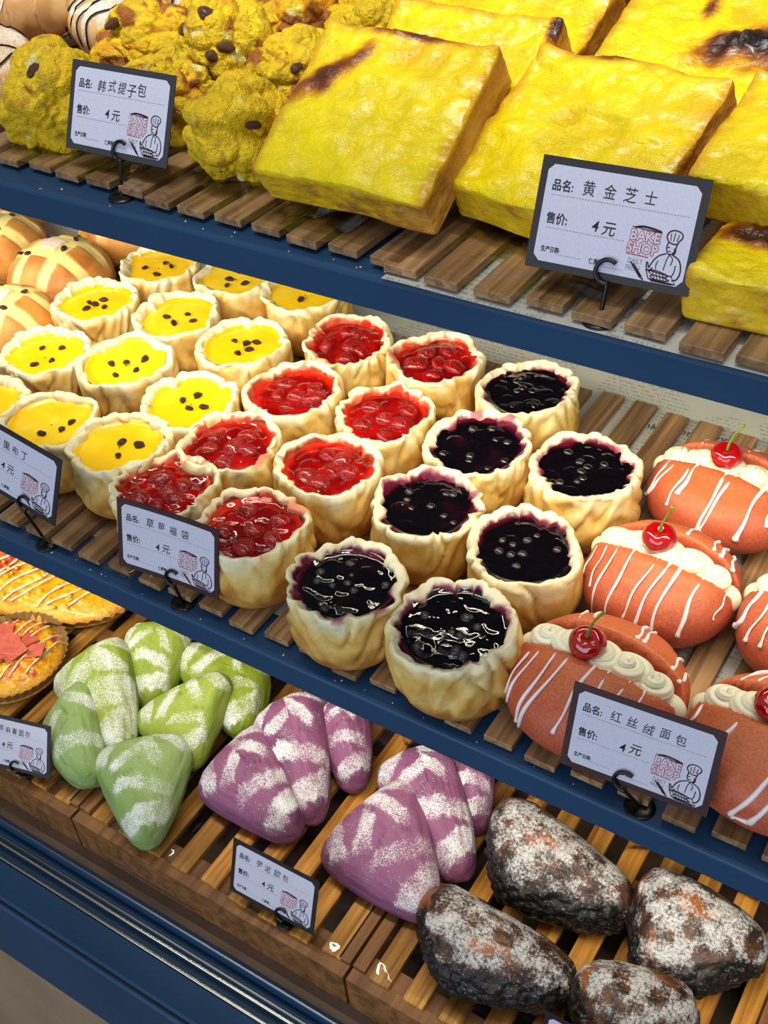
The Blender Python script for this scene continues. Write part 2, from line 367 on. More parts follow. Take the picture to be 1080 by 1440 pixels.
def crate(label, x0, x1, n, yf=.357, depth=.40):
    t = thing('wooden_crate', label, 'crate', (x0, yf, .528)); w = x1 - x0; top = S_LOW - .528
    V, F = box(0, w, 0, .012, 0, top - .004, .0006); fb = mesh('front_board', V, F, M_crate, smooth=False)
    # hand slot and knot dents in the front board
    fo = obj('front_board', fb, t)
    V, F = box(w * .12, w * .45, -.0006, .001, .006, .0125, .0005); obj('front_groove', mesh('front_groove', V, F, M_steel2 if False else M_deck, smooth=False), t)
    for xx in (0, w - .012):
        V, F = box(xx, xx + .012, .012, depth, 0, top, .0006); obj('side_board', mesh('side_board', V, F, M_crate, smooth=False), t)
    V, F = box(0, w, depth, depth + .012, 0, top - .004, .0006); obj('back_board', mesh('back_board', V, F, M_crate, smooth=False), t)
    V, F = box(.012, w - .012, .012, .030, top - .016, top - .0062); obj('ledge', mesh('ledge', V, F, M_crate, smooth=False), t)
    V, F = box(.012, w - .012, .19, .21, top - .016, top - .0062); obj('cross_rail', mesh('cross_rail', V, F, M_crate, smooth=False), t)
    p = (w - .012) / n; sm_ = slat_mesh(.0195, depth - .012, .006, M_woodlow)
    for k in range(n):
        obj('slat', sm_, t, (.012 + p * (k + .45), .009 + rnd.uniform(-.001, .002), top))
    return t
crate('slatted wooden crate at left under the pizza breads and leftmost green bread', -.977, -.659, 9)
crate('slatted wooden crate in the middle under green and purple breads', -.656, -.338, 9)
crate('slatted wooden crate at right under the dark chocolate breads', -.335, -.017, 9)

def film(label, x0, x1, y0, y1, z, seed, amp=.0012, rotz=0.0, lift=.0):
    m = sheet('plastic_film', -(x1 - x0) / 2, (x1 - x0) / 2, -(y1 - y0) / 2, (y1 - y0) / 2, 0, M_film, 110, 60, amp, seed, corner=.012,
              zf=lambda X, Y: .0006 * np.sin(X * 2 * PI / .0298) + lift * sm(-(y1 - y0) / 2 + .02, -(y1 - y0) / 2, Y) + amp * 2.0 * (1 - np.minimum(np.abs(fbm(np.stack([X * 26 + seed, Y * 16, 0 * X], 1), seed + 50, 2)) * 4, 1)))
    o = obj('plastic_film', m, None, ((x0 + x1) / 2, (y0 + y1) / 2, z), (0, 0, rotz)); return tag(o, label, 'plastic film')
film('clear plastic film under the front row of lumpy yellow buns', -.80, -.37, .503, .66, S_TOP + .0022, 3, rotz=math.radians(-2.2))
film('clear plastic film under the yellow toasts beside the big price tag', -.312, -.205, .488, .60, S_TOP + .0022, 6)
film('clear plastic film on middle shelf slats between mango and strawberry price tags', -.64, -.50, .394, .47, S_MID + .0022, 8, amp=.0022)
film('clear plastic film over the slats of the middle crate', -.640, -.352, .366, .62, S_LOW + .0018, 12, amp=.0010)
film('clear plastic film over the slats beneath the chocolate breads', -.325, -.03, .372, .62, S_LOW + .0018, 14, amp=.0010)
film('clear plastic film beneath the leftmost green bread', -.80, -.67, .368, .60, S_LOW + .0018, 16, amp=.0010)

# ------------------------------------------------------------------ tarts
def crust_mesh(seed, stain):
    nu = 132
    prof = spline([(.0005, 0), (.026, 0), (.0335, .0025), (.0385, .012), (.0402, .023), (.0398, .034), (.0394, .043), (.0398, .050), (.0388, .0542), (.0372, .0552), (.0356, .0535), (.0346, .0500), (.0338, .0465), (.0315, .0440), (.026, .0430)], 56)
    nv = len(prof); rng = np.random.RandomState(seed)
    th = np.arange(nu) * 2 * PI / nu
    T = np.repeat(th, nv); r = np.tile(prof[:, 0], nu); z = np.tile(prof[:, 1], nu); s = np.tile(np.linspace(0, 1, nv), nu)
    c, si = np.cos(T), np.sin(T); o = seed * 13.7
    side = sm(.12, .3, s) * (1 - sm(.86, .97, s)); rimw = sm(.45, .62, s) * (1 - sm(.9, 1, s))
    # crumpled pleats: pillows with sharp creases, slanting with height
    Q = np.stack([c * 2.1 + o, si * 2.1, z * 40 + .9 * np.sin(T * 3 + seed)], 1)
    w = fbm(Q * .8 + 3, seed + 40, 2)
    n1 = vnoise(Q + w[:, None] * .8, seed); n2 = vnoise(Q * 2.1 + w[:, None] * 1.2 + 9, seed + 3)
    pil = .0042 * np.minimum(np.abs(n1) * 2.0, 1) ** .8 + .0011 * np.minimum(np.abs(n2) * 2.2, 1)
    big = .0024 * vnoise(np.stack([c * 1.3 + o, si * 1.3, z * 10], 1), seed + 8)
    rr = r + side * (pil - .0032) + big * sm(.15, .4, s)
    rim_wob = .0036 * fbm(np.stack([c * 1.6 + o, si * 1.6, 0 * T + 3], 1), seed + 20, 3)
    pin = .0019 * vnoise(np.stack([c * 3.4 + o, si * 3.4, 0 * T], 1), seed + 22)
    zz = z + rimw * (rim_wob + pin * .7) * 1.1; rr = rr + rimw * pin * .9
    inner = sm(.66, .74, s); rr = rr - inner * (.0012 + .0034 * np.clip(fbm(np.stack([c * 2.4 + o, si * 2.4, z * 30], 1), seed + 25, 2) + .1, -.2, 1)); rr = np.where(s > .93, np.minimum(rr, .034), rr)
    V = np.stack([rr * c, rr * si, zz], 1)
    # baked colours: pale rim and folds, golden to brown lower body
    n = fbm(V * 70 + o, seed + 60, 4); n3 = fbm(V * 260 + o, seed + 61, 3)
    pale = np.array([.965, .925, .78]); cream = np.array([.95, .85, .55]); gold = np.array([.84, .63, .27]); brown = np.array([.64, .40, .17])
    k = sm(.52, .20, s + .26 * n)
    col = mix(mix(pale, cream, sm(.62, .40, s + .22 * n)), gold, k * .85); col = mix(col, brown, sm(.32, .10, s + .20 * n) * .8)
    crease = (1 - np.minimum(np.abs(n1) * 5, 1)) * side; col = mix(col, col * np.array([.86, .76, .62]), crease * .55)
    if stain is not None:
        d = sm(.70, .80, s + .10 * fbm(np.stack([c * 2.2 + o, si * 2.2, 0 * T], 1), seed + 71, 3) + .05 * n3)
        sp = sm(.36, .50, fbm(np.stack([c * 3 + o, si * 3, z * 60], 1), seed + 75, 3)) * sm(.50, .62, s)
        col = mix(col, stain, np.clip(np.maximum(d * .92, sp * .6), 0, 1))
    else:
        col = mix(col, np.array([.98, .87, .40]), sm(.80, .90, s) * .8)
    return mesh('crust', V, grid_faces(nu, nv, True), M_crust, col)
def disc_grid(R, nr, nu):
    r = R * np.sqrt(np.linspace(.0004, 1, nr)); th = np.arange(nu) * 2 * PI / nu
    T, RR = np.meshgrid(th, r, indexing='ij'); return (RR * np.cos(T)).ravel(), (RR * np.sin(T)).ravel(), RR.ravel(), grid_faces(nu, nr, True)
def custard_mesh(seed):
    X, Y, RR, F = disc_grid(.0352, 26, 72); q = np.stack([X * 60 + seed * 5, Y * 60, 0 * X], 1)
    Z = .0488 + .0006 * fbm(q, seed, 3) - .0012 * sm(.8, 1, 1 - RR / .0345) + .0018 * sm(.86, 1, RR / .0345)
    n = fbm(q * .8, seed + 4, 3); col = mix(np.array([1.0, .80, .05]), np.array([1.0, .85, .16]), sm(-.1, .55, n)); col = mix(col, np.array([.97, .74, .06]), sm(.75, 1, RR / .0345) * .6)
    return mesh('custard_filling', np.stack([X, Y, Z], 1), F, M_custard, col)
def gel_mesh(seed, kind):
    X, Y, RR, F = disc_grid(.0345, 54, 128); P = np.stack([X, Y, 0 * X], 1)
    w1, w2 = worley(P * 78 + seed * 3.3, seed)
    dome = np.sqrt(np.clip(1 - (w1 / .62) ** 2, 0, 1)); n = fbm(P * 60 + seed, seed + 5, 3)
    if kind == 'r':
        Z = .0478 + .0016 * dome * sm(1.0, .75, RR / .0345) + .0016 * n
        col = mix(np.array([.46, .012, .012]), np.array([.66, .04, .025]), sm(-.3, .5, n)); col = mix(col, np.array([.86, .22, .10]), sm(.80, 1.0, RR / .0345 + .12 * n) * .75); name = 'strawberry_filling'; m = M_gel_r
    else:
        Z = .0486 + .0007 * dome * sm(1.0, .72, RR / .0345) + .0007 * n
        col = mix(np.array([.035, .012, .025]), np.array([.14, .02, .06]), sm(.2, .7, n)); col = mix(col, np.array([.40, .05, .14]), sm(.86, 1.02, RR / .0345 + .14 * n)); name = 'blueberry_filling'; m = M_gel_b
    Z = Z + .0016 * sm(.84, 1, RR / .0345)
    return mesh(name, np.stack([X, Y, Z], 1), F, m, col)
def lump_mesh(name, seed, m, n=3, amp=.25, freq=2.0, stretch=(1, 1, 1)):
    V, F = ICO[n]; d = 1 + amp * fbm(V * freq + seed * 4.1, seed, 3)
    return mesh(name, V * d[:, None] * np.array(stretch), F, m)
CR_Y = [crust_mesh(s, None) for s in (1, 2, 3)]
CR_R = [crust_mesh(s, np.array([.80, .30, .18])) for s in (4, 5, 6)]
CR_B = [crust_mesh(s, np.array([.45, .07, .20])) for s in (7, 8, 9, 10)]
CUS = [custard_mesh(s) for s in (1, 2, 3)]; GR = [gel_mesh(s, 'r') for s in (1, 2, 3)]; GB = [gel_mesh(s, 'b') for s in (4, 5, 6, 7)]
RAIS = [lump_mesh('raisin', s, M_raisin, 2, .5, 1.6, (1, .65, .5)) for s in (1, 2, 3)]
STR = [lump_mesh('strawberry_piece', s, M_straw, 3, .18, 1.3, (1.2, .9, .8)) for s in (1, 2, 3)]
BER = [lump_mesh('blueberry', s, M_berry, 3, .06, 1.5) for s in (1, 2)]
def tart(kind, label, x, y, idx, tilt=(0, 0), sc=1.0, raisins=None):
    rng = random.Random(idx * 7 + ord(kind)); rz = rng.uniform(0, 2 * PI)
    nm, cat, grp = {'c': ('custard_tart', 'tart', 'custard tarts with raisins'), 's': ('strawberry_tart', 'tart', 'strawberry tarts'), 'b': ('blueberry_tart', 'tart', 'blueberry tarts')}[kind]
    t = thing(nm, label, cat, (x, y, S_MID + .0003 + .034 * (abs(tilt[0]) + abs(tilt[1])) * .8), (tilt[0], tilt[1], 0), grp); t.scale = (sc, sc, sc)
    cm = {'c': CR_Y, 's': CR_R, 'b': CR_B}[kind]; fm = {'c': CUS, 's': GR, 'b': GB}[kind]
    obj('crust', cm[idx % len(cm)], t, rot=(0, 0, rz)); obj({'c': 'custard_filling', 's': 'strawberry_filling', 'b': 'blueberry_filling'}[kind], fm[(idx * 2 + 1) % len(fm)], t, rot=(0, 0, rz * 1.7))
    if kind == 'c':
        for k, (a, b) in enumerate(raisins):
            s = rng.uniform(.0032, .0046)
            obj('raisin', RAIS[k % 3], t, (a * .027, b * .027, .0502), (0, 0, rng.uniform(0, 6)), s)
    if kind == 's':
        for k in range(6):
            a = k * 2 * PI / 5 + rng.uniform(-.35, .35); d = .003 if k == 5 else rng.uniform(.014, .021); s = rng.uniform(.0072, .0102)
            obj('strawberry_piece', STR[k % 3], t, (d * math.cos(a), d * math.sin(a), .0462), (rng.uniform(-.4, .4), rng.uniform(-.4, .4), rng.uniform(0, 6)), s)
    if kind == 'b':
        for k in range(9):
            a = rng.uniform(0, 6.28); d = .026 * math.sqrt(rng.random()); s = rng.uniform(.0032, .0042)
            obj('blueberry', BER[k % 2], t, (d * math.cos(a), d * math.sin(a), .0468), (0, 0, rng.uniform(0, 6)), s)
    return t
# raisin spots are given in tart units: x to the right along the shelf, y into the case
CUST = [(-.750, .711, 'custard tart farthest left in the back row beside the crossed bun', [(-.35, -.3), (.1, .3), (.45, .2), (.35, -.5)]),
 (-.667, .727, 'custard tart half hidden by top shelf edge, back row, between two other custard tarts', [(-.1, -.2), (-.1, .4), (.1, -.6), (.6, -.2)]),
 (-.588, .731, 'custard tart in the back row directly behind the backmost strawberry tart', [(-.4, .3), (-.2, .2), (.1, .4), (.1, -.4)]),
 (-.756, .628, 'custard tart with five raisins in front of the crossed bun', [(-.25, 0), (0, .0), (.1, .35), (-.05, -.35), (.45, 0)]),
 (-.668, .643, 'custard tart in the middle of the custard group with four small raisins', [(-.4, -.1), (.15, .35), (.1, -.3), (.6, .1)]),
 (-.584, .633, 'pale smooth custard tart beside the strawberry tart, with five tiny raisin bits', [(-.45, .1), (.0, .15), (.25, .35), (.3, -.1), (.1, -.45)]),
 (-.734, .541, 'custard tart with four spread raisins, right behind the tilted mango price tag', [(-.4, .3), (.2, .6), (.45, -.1), (.1, -.55)]),
 (-.657, .566, 'deep-cupped custard tart with five raisins, tilted, between two custard tarts', [(-.4, -.2), (.0, .05), (.45, .45), (.1, -.6), (.55, -.1)]),
 (-.570, .544, 'custard tart with clustered raisins wedged behind the front strawberry tart', [(-.3, .0), (-.05, .4), (.15, -.25), (.5, .0)]),
 (-.730, .463, 'custard tart cut off by the left picture edge', [(-.3, 0), (.3, .3), (.1, -.5)]),
 (-.655, .470, 'glossy custard tart partly covered by the mango price tag', [(.15, -.55), (.55, -.1), (.55, .3)]),
 (-.583, .472, 'custard tart at the front next to the foremost strawberry tart', [(-.05, .2), (.3, -.35), (.45, .35), (.55, .3)])]
for i, (x, y, lb, rs) in enumerate(CUST):
    tart('c', lb, x, y, i, tilt=(.10, .02) if i == 7 else (0, 0), raisins=rs)
STRW = [(-.504, .681, 'strawberry tart at the far back beside the custard tarts'), (-.423, .687, 'strawberry tart at the back next to the rearmost blueberry tart'),
 (-.501, .593, 'wide strawberry tart between pale custard tart and smaller strawberry tart'), (-.419, .603, 'strawberry tart with tall crust touching the left of a blueberry tart'),
 (-.505, .513, 'strawberry tart with heaped berries behind the strawberry price tag'), (-.421, .525, 'strawberry tart with flat glossy filling behind the foremost strawberry tarts'),
 (-.515, .447, 'strawberry tart half covered by the strawberry price tag'), (-.431, .444, 'foremost strawberry tart with whole berries beside the strawberry price tag')]
for i, (x, y, lb) in enumerate(STRW):
    tart('s', lb, x, y, i, tilt=(.07, 0) if i in (0, 3) else (0, 0), sc=.96 if i in (0, 3) else 1.0)
BLUE = [(-.334, .681, 'rearmost blueberry tart below the top shelf edge'), (-.335, .600, 'blueberry tart in the second row behind two blueberry tarts'),
 (-.252, .607, 'blueberry tart beside the rearmost red bun'), (-.334, .522, 'blueberry tart touching the foremost strawberry tarts, middle of its column'),
 (-.252, .514, 'blueberry tart with white-veined glaze left of the middle red bun'), (-.340, .428, 'blueberry tart at the shelf front next to the strawberry tarts'),
 (-.256, .428, 'largest blueberry tart at the shelf edge beside the front red bun')]
for i, (x, y, lb) in enumerate(BLUE):
    tart('b', lb, x, y, i, tilt=(.05, 0) if i in (1, 6) else (0, 0), sc=1.04 if i in (2, 6) else 1.0)

# ------------------------------------------------------------------ golden cheese toasts
def toast_mesh(seed, w, l, h, burns, edge=.5):
    n = 46; g = np.linspace(-1, 1, n); A, B = np.meshgrid(g, g, indexing='ij'); A = A.ravel(); B = B.ravel(); one = np.ones_like(A)
    Ps = []; Fs = []; off = 0
    for P, flip in ((np.stack([A, B, one], 1), 0), (np.stack([A, B, -one], 1), 1), (np.stack([A, one, B], 1), 1), (np.stack([A, -one, B], 1), 0), (np.stack([one, A, B], 1), 0), (np.stack([-one, A, B], 1), 1)):
        F = grid_faces(n, n, off=off); Fs.append(F[:, ::-1] if flip else F); Ps.append(P); off += n * n
    P = np.concatenate(Ps); F = np.concatenate(Fs); half = np.array([w, l, h]) / 2; r = .0034
    Q = P * half; core = np.clip(Q, -(half - r), half - r); d = Q - core; ln = np.linalg.norm(d, axis=1)[:, None]
    nrm = np.where(ln > 1e-9, d / np.maximum(ln, 1e-9), 0); V = core + nrm * r
    top = sm(.80, .96, P[:, 2]); sidef = 1 - np.maximum(top, sm(.6, .95, -P[:, 2]))
    o = seed * 3.7; nb = fbm(V * 28 + o, seed, 4); nf = fbm(V * 130 + o, seed + 3, 3); st = fbm(V * np.array([45, 110, 60]) + o, seed + 6, 3)
    V[:, 2] += top * (.0034 * nb + .0026 * st + .0008 * nf) + top * .0025 * np.clip(1 - (P[:, 0] ** 2 + P[:, 1] ** 2) / 1.6, 0, 1)
    V += nrm * (sidef * (.0022 * nb + .0010 * nf))[:, None]; V[:, 0] += .002 * fbm(V * 18 + 5, seed + 9, 2); V[:, 1] += .003 * fbm(V * 18 + 9, seed + 10, 2)
    yel = np.array([.89, .775, .0]); pale = np.array([.95, .89, .38]); lem = np.array([.93, .83, .0]); gold = np.array([.86, .62, .05]); tan = np.array([.76, .52, .20]); brn = np.array([.40, .18, .05]); blk = np.array([.10, .06, .05])
    ct = mix(yel, lem, sm(-.3, .4, nb)); ct = mix(ct, pale, sm(.30, .6, st) * .25); ct = mix(ct, gold, sm(.30, .6, -nb) * .5)
    cs = mix(np.array([.90, .74, .08]), tan, sm(-.2, .5, nf + P[:, 0] * edge)); cs = mix(cs, np.array([.93, .85, .55]), sm(.25, .5, st) * .45)
    cs = mix(cs, brn * 1.25, sm(.75, 1.0, P[:, 2] + .2 * nf) * sm(.3, .8, P[:, 1] * .6 + P[:, 0] * edge) * .75)
    rs = sm(.55, .95, P[:, 0]) * (1 - top); cs = mix(cs, mix(np.array([.86, .64, .26]), np.array([.68, .42, .16]), sm(-.3, .6, nb + .5 * P[:, 2])), rs * .85)
    V[:, 2] += top * sm(.80, 1.0, P[:, 1]) * sm(.55, 1.0, np.abs(P[:, 0])) * .004
    col = mix(cs, ct, top); gl = top * .9
    ed = sm(.84, 1.0, np.maximum(P[:, 1], np.abs(P[:, 0]) * .99) + .07 * nf) * sm(.3, .9, P[:, 2]); col = mix(col, np.array([.72, .45, .12]), ed * .55)
    for bx, by, br, sx, sy, ang, deep in burns:
        dx = P[:, 0] - bx; dy = P[:, 1] - by; ca, sa = math.cos(ang), math.sin(ang)
        dd = np.sqrt(((dx * ca + dy * sa) / sx) ** 2 + ((-dx * sa + dy * ca) / sy) ** 2) / br + .55 * fbm(V * 75 + o, seed + 30, 3)
        k = sm(1.0, .45, dd) * top; col = mix(col, np.array([.72, .40, .04]), sm(1.25, .7, dd) * top * .8); col = mix(col, brn, k); col = mix(col, blk, sm(.6, .2, dd) * top * deep)
        V[:, 2] += k * .0016 * np.abs(vnoise(V * 260, seed + 31)) * (1 + deep * 2)
    return mesh('toast_slab', V, F, M_toast, np.concatenate([col, gl[:, None]], 1))
def toast(label, x, y, z, tilt, yaw, seed, w=.122, l=.112, h=.030, burns=(), roll=0.0, edge=.5):
    o = obj('cheese_toast', toast_mesh(seed, w, l, h, burns, edge), None, (x, y, z), (math.radians(tilt), math.radians(roll), math.radians(yaw)))
    return tag(o, label, 'toast', 'golden cheese toasts on the top shelf')
toast('large yellow cheese toast in front with a brown scorch near its top left corner', -.377, .5625, 1.2320, 31, 0, 1, burns=[(-.68, .28, .40, 1.25, .42, 1.0, .30), (.1, .95, .20, 2.6, .30, 0, .1)])
toast('yellow cheese toast leaning just behind the scorched front toast', -.365, .624, 1.2300, 33, -1, 2, l=.110, burns=[(.95, .85, .25, .5, 1.2, 0, .6)], edge=.9)
toast('plain glossy yellow cheese toast behind the big price tag', -.253, .588, 1.2265, 27, -8, 3, w=.126, burns=[(-.2, .95, .14, 2, .3, 0, 0)])
toast('yellow cheese toast lying lowest at the right edge with a dark scorched back', -.100, .560, 1.1985, 2, 0, 4, w=.126, l=.100, h=.028, burns=[(-.35, -.10, .46, 1.7, .50, .1, .6)])
toast('smooth yellow cheese toast propped on the rightmost scorched toast', -.118, .602, 1.2375, 17, -5, 5, w=.130, l=.092, h=.028)
toast('yellow cheese toast behind the leaning pair, left of the black-blistered toast', -.372, .705, 1.2310, 26, -2, 6, w=.13, l=.12, edge=.8)
toast('yellow cheese toast with a black blistered scorch at its right corner', -.222, .705, 1.2340, 24, -3, 7, w=.15, l=.125, burns=[(.36, .22, .55, 1.1, .55, .35, 1.0), (-.25, .62, .16, .4, 1.2, 0, .1)])
toast('yellow cheese toast in the rear row behind the black-blistered toast', -.235, .802, 1.2300, 26, -3, 8, w=.16, l=.12, edge=.8)
toast('yellow cheese toast in the rear row behind the left leaning toasts', -.405, .800, 1.2290, 26, 2, 9, w=.15, l=.12, burns=[(.9, .9, .2, .6, 1, 0, .3)])
toast('pale yellow cheese toast farthest back at the top right corner', -.215, .905, 1.2340, 26, -4, 10, w=.15, l=.12)
toast('yellow cheese toast farthest back at the top middle', -.42, .905, 1.2300, 24, -4, 11, w=.14, l=.12)

# ------------------------------------------------------------------ lumpy yellow raisin buns
def ybun_mesh(seed, brown=.3):
    V, F = ICO[6]; o = seed * 5.3
    wp = V + .25 * fbm(V * 2 + o, seed + 41, 3)[:, None]; w1, w2 = worley(wp * 1.5 + o, seed); l1 = np.sqrt(np.clip(1.1 - w1, 0, 1))
    a1, _ = worley(wp * 2.9 + o, seed + 2); l2 = np.sqrt(np.clip(1.1 - a1, 0, 1))
    n = fbm(V * 5 + o, seed + 4, 4); r = .50 + .52 * l1 + .14 * l2 + .03 * n + .16 * fbm(V * 1.3 + o, seed + 33, 2) - .05 * sm(.10, 0, w2 - w1)
    P = V * r[:, None] * np.array([1.0, 1.0, .86]); P[:, 2] = np.maximum(P[:, 2], -.66 + .05 * n)
    yel = np.array([.93, .77, .0]); grn = np.array([.83, .69, .0]); lem = np.array([.97, .86, .06]); brn = np.array([.58, .30, .07]); wht = np.array([.95, .92, .72])
    m1 = fbm(V * 2.6 + o + 4, seed + 8, 4); m2 = fbm(V * 6 + o, seed + 12, 3)
    col = mix(grn, yel, sm(-.35, .2, m1)); col = mix(col, lem, sm(.15, .5, m2) * .6); col = mix(col, np.array([.88, .56, .06]), sm(.18, .5, m1 * .6 - m2 * .3 + brown * .4 - .12) * .6)
    k = sm(.42, .62, fbm(V * 2.2 + o + 9, seed + 15, 4) + brown * .5 + .02 + .12 * n); col = mix(col, brn, k * .85)
    col = mix(col, wht, sm(.5, .62, fbm(V * 3 + o + 20, seed + 18, 3) + .2 * m2) * .8)
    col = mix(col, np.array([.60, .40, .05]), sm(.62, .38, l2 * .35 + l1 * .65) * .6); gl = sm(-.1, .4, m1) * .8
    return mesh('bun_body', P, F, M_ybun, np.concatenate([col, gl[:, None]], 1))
M_raisin2 = mat('baked_raisin', (.36, .20, .10), rough=.4, coat=.3, bump=(400, .7, .001))
RS2 = [lump_mesh('raisin', s, M_raisin2, 3, .3, 1.6, (1, .75, .6)) for s in (4, 5)]
def ybun(label, x, y, z, r, seed, rot=0.0, brown=.3, sq=(1, 1, 1), rais=()):
    t = thing('raisin_bun', label, 'bun', (x, y, z - r * .60), (0, 0, rot), 'lumpy yellow raisin buns')
    obj('bun_body', ybun_mesh(seed, brown), t, (0, 0, r * .60), sc=(r * sq[0], r * sq[1], r * sq[2]))
    for k, (az, el) in enumerate(rais):
        d = Vector((math.cos(az - rot) * math.cos(el) * sq[0], math.sin(az - rot) * math.cos(el) * sq[1], math.sin(el) * .86 * sq[2])) * r * .93
        obj('raisin', RS2[k % 2], t, (d.x, d.y, d.z + r * .60), (rnd.uniform(-1, 1), rnd.uniform(-1, 1), rnd.uniform(0, 6)), r * .17)
    return t
zb = S_TOP + .003
ybun('lumpy yellow raisin bun at far left, half hidden behind the raisin bun price tag', -.652, .556, zb + .024, .043, 1, .4, .25, (1.0, .95, 1.05), [(-1.2, .9)])
ybun('lumpy yellow raisin bun behind the price tag, with browned top', -.578, .592, zb + .022, .037, 2, 1.2, .45, (1, 1, 1.0), [(-1.0, 1.1)])
ybun('foremost lumpy yellow raisin bun with a big raisin, left of the scorched toast', -.487, .562, zb + .025, .0395, 3, 2.0, .15, (1, .95, 1.05), [(-1.75, .75), (-.6, .55)])
ybun('browned wide yellow raisin bun behind the price tag next to striped pastries', -.668, .676, zb + .022, .040, 4, .2, .55, (1.15, 1, 1), [(-2.0, .8)])
ybun('tall yellow raisin bun with several raisins behind the foremost raisin bun', -.590, .676, zb + .028, .0395, 5, 1.5, .25, (.95, 1, 1.25), [(-2.1, .6), (-1.5, 1.0), (-.9, .35), (-1.2, .2)])
ybun('yellow raisin bun tucked against the top left corner of the scorched toast', -.520, .672, zb + .022, .036, 6, 2.6, .40, (1, 1, 1), [(-1.0, .5)])
ybun('yellow raisin bun in the third row, touching the top picture edge at left', -.655, .765, zb + .024, .040, 7, .9, .3, (1.1, 1, 1.1))
ybun('dark browned yellow raisin bun in the third row', -.585, .765, zb + .024, .038, 8, 3.4, .95, (1, 1, 1.05))
ybun('yellow raisin bun beside the rear toasts at the top picture edge', -.515, .775, zb + .024, .038, 9, 4.1, .3, (1.1, 1, 1))
ybun('yellow raisin bun farthest back at the top picture edge', -.575, .850, zb + .024, .040, 10, 5.1, .3, (1.1, 1, 1.05))

# ------------------------------------------------------------------ striped pastries (top left)
def roll_mesh(seed, L, R, plain=False):
    nu, nv = 90, 48; s = np.linspace(-1, 1, nu); th = np.arange(nv) * 2 * PI / nv
    S, T = np.meshgrid(s, th, indexing='ij'); S = S.ravel(); T = T.ravel()
    prof = np.clip(1 - np.abs(S) ** 2.6, 0, 1) ** .55
    seg = (S * 3.2 + .10 * np.sin(T)) % 1.0; ridge = .10 * (1 - seg) * (1 - np.abs(S) ** 4)
    o = seed * 2.9; D = np.stack([S * 3 + o, np.cos(T), np.sin(T)], 1); n = fbm(D * 2, seed, 4)
    r = R * prof * (.88 + ridge + .06 * n)
    x = S * L; y = r * np.cos(T) + .22 * L * (1 - S ** 2) * 0; z = r * np.sin(T) * .86
    V = np.stack([x, y + .12 * L * (S ** 2), np.maximum(z, -R * .62)], 1)
    tan = np.array([.87, .70, .46]); brn = np.array([.70, .47, .26]); fl = np.array([.93, .90, .84])
    col = mix(tan, brn, sm(-.2, .5, n) * .6 + .3 * sm(.3, -.6, np.sin(T))); col = mix(col, brn * .8, sm(.9, 1.0, seg) * .5)
    dust = (0 if plain else 1) * sm(-.2, .5, fbm(D * 2, seed + 3, 3) + .5 * np.sin(T)) * .55
    f = grid_faces(nv, nu, True); I = f  # reorder: our flat index is S*nv+T
    i = np.arange(nu - 1); j = np.arange(nv); II, JJ = np.meshgrid(i, j, indexing='ij')
    F = np.stack([II * nv + JJ, II * nv + (JJ + 1) % nv, (II + 1) * nv + (JJ + 1) % nv, (II + 1) * nv + JJ], -1).reshape(-1, 4)
    return V, F, np.concatenate([col, (dust + 0 * S)[:, None]], 1), (S, T, r)
def pastry(label, x, y, z, rz, L, R, seed, stripes=5, plain=False, group='striped pastries at the top left'):
    t = thing('striped_pastry' if not plain else 'bread_roll', label, 'pastry' if not plain else 'bread roll', (x, y, z - R * .62), (0, 0, rz), None if plain else group)
    V, F, col, _ = roll_mesh(seed, L, R, plain); obj('pastry_body', mesh('pastry_body', V, F, M_bun, col), t, (0, 0, R * .62))
    for k in range(stripes):
        s0 = -.72 + 1.44 * (k + .5) / stripes; a = np.linspace(-.35, PI + .35, 22); S = s0 + .16 * np.cos(a * 1.0) + .03 * np.sin(a * 5 + k)
        prof = np.clip(1 - np.abs(S) ** 2.6, 0, 1) ** .55; seg = (S * 3.2 + .10 * np.sin(a)) % 1.0
        rr = R * prof * (.93 + .09 * (1 - seg)); P = np.stack([S * L, rr * np.cos(a) + .12 * L * S ** 2, rr * np.sin(a) * .86 + R * .62], 1)
        vv, ff = tube(P, 0.00075 if not plain else .0007, 6); obj('chocolate_stripe' if not plain else 'icing_line', mesh('chocolate_stripe', vv, ff, M_choco if not plain else M_icing), t)
    return t
pastry('pale golden bread roll with thin icing lines at the top left corner', -.828, .673, zb + .034, .35, .068, .036, 1, 2, True)
pastry('flour dusted pastry with chocolate stripes between golden roll and yellow buns', -.742, .705, zb + .022, -.5, .060, .032, 2, 6)
pastry('flour dusted striped pastry cut off by the left edge beside the price tag', -.742, .566, zb + .020, .3, .055, .032, 3, 5)
pastry('striped pastry at the top edge behind the browned yellow bun', -.720, .775, zb + .024, -.25, .066, .032, 4, 5)
pastry('striped pastry behind the golden roll at the very top left', -.84, .775, zb + .024, .1, .066, .032, 5, 5)
pastry('dark striped pastry low under the golden roll at the left edge', -.815, .615, zb + .018, .15, .060, .030, 6, 5)

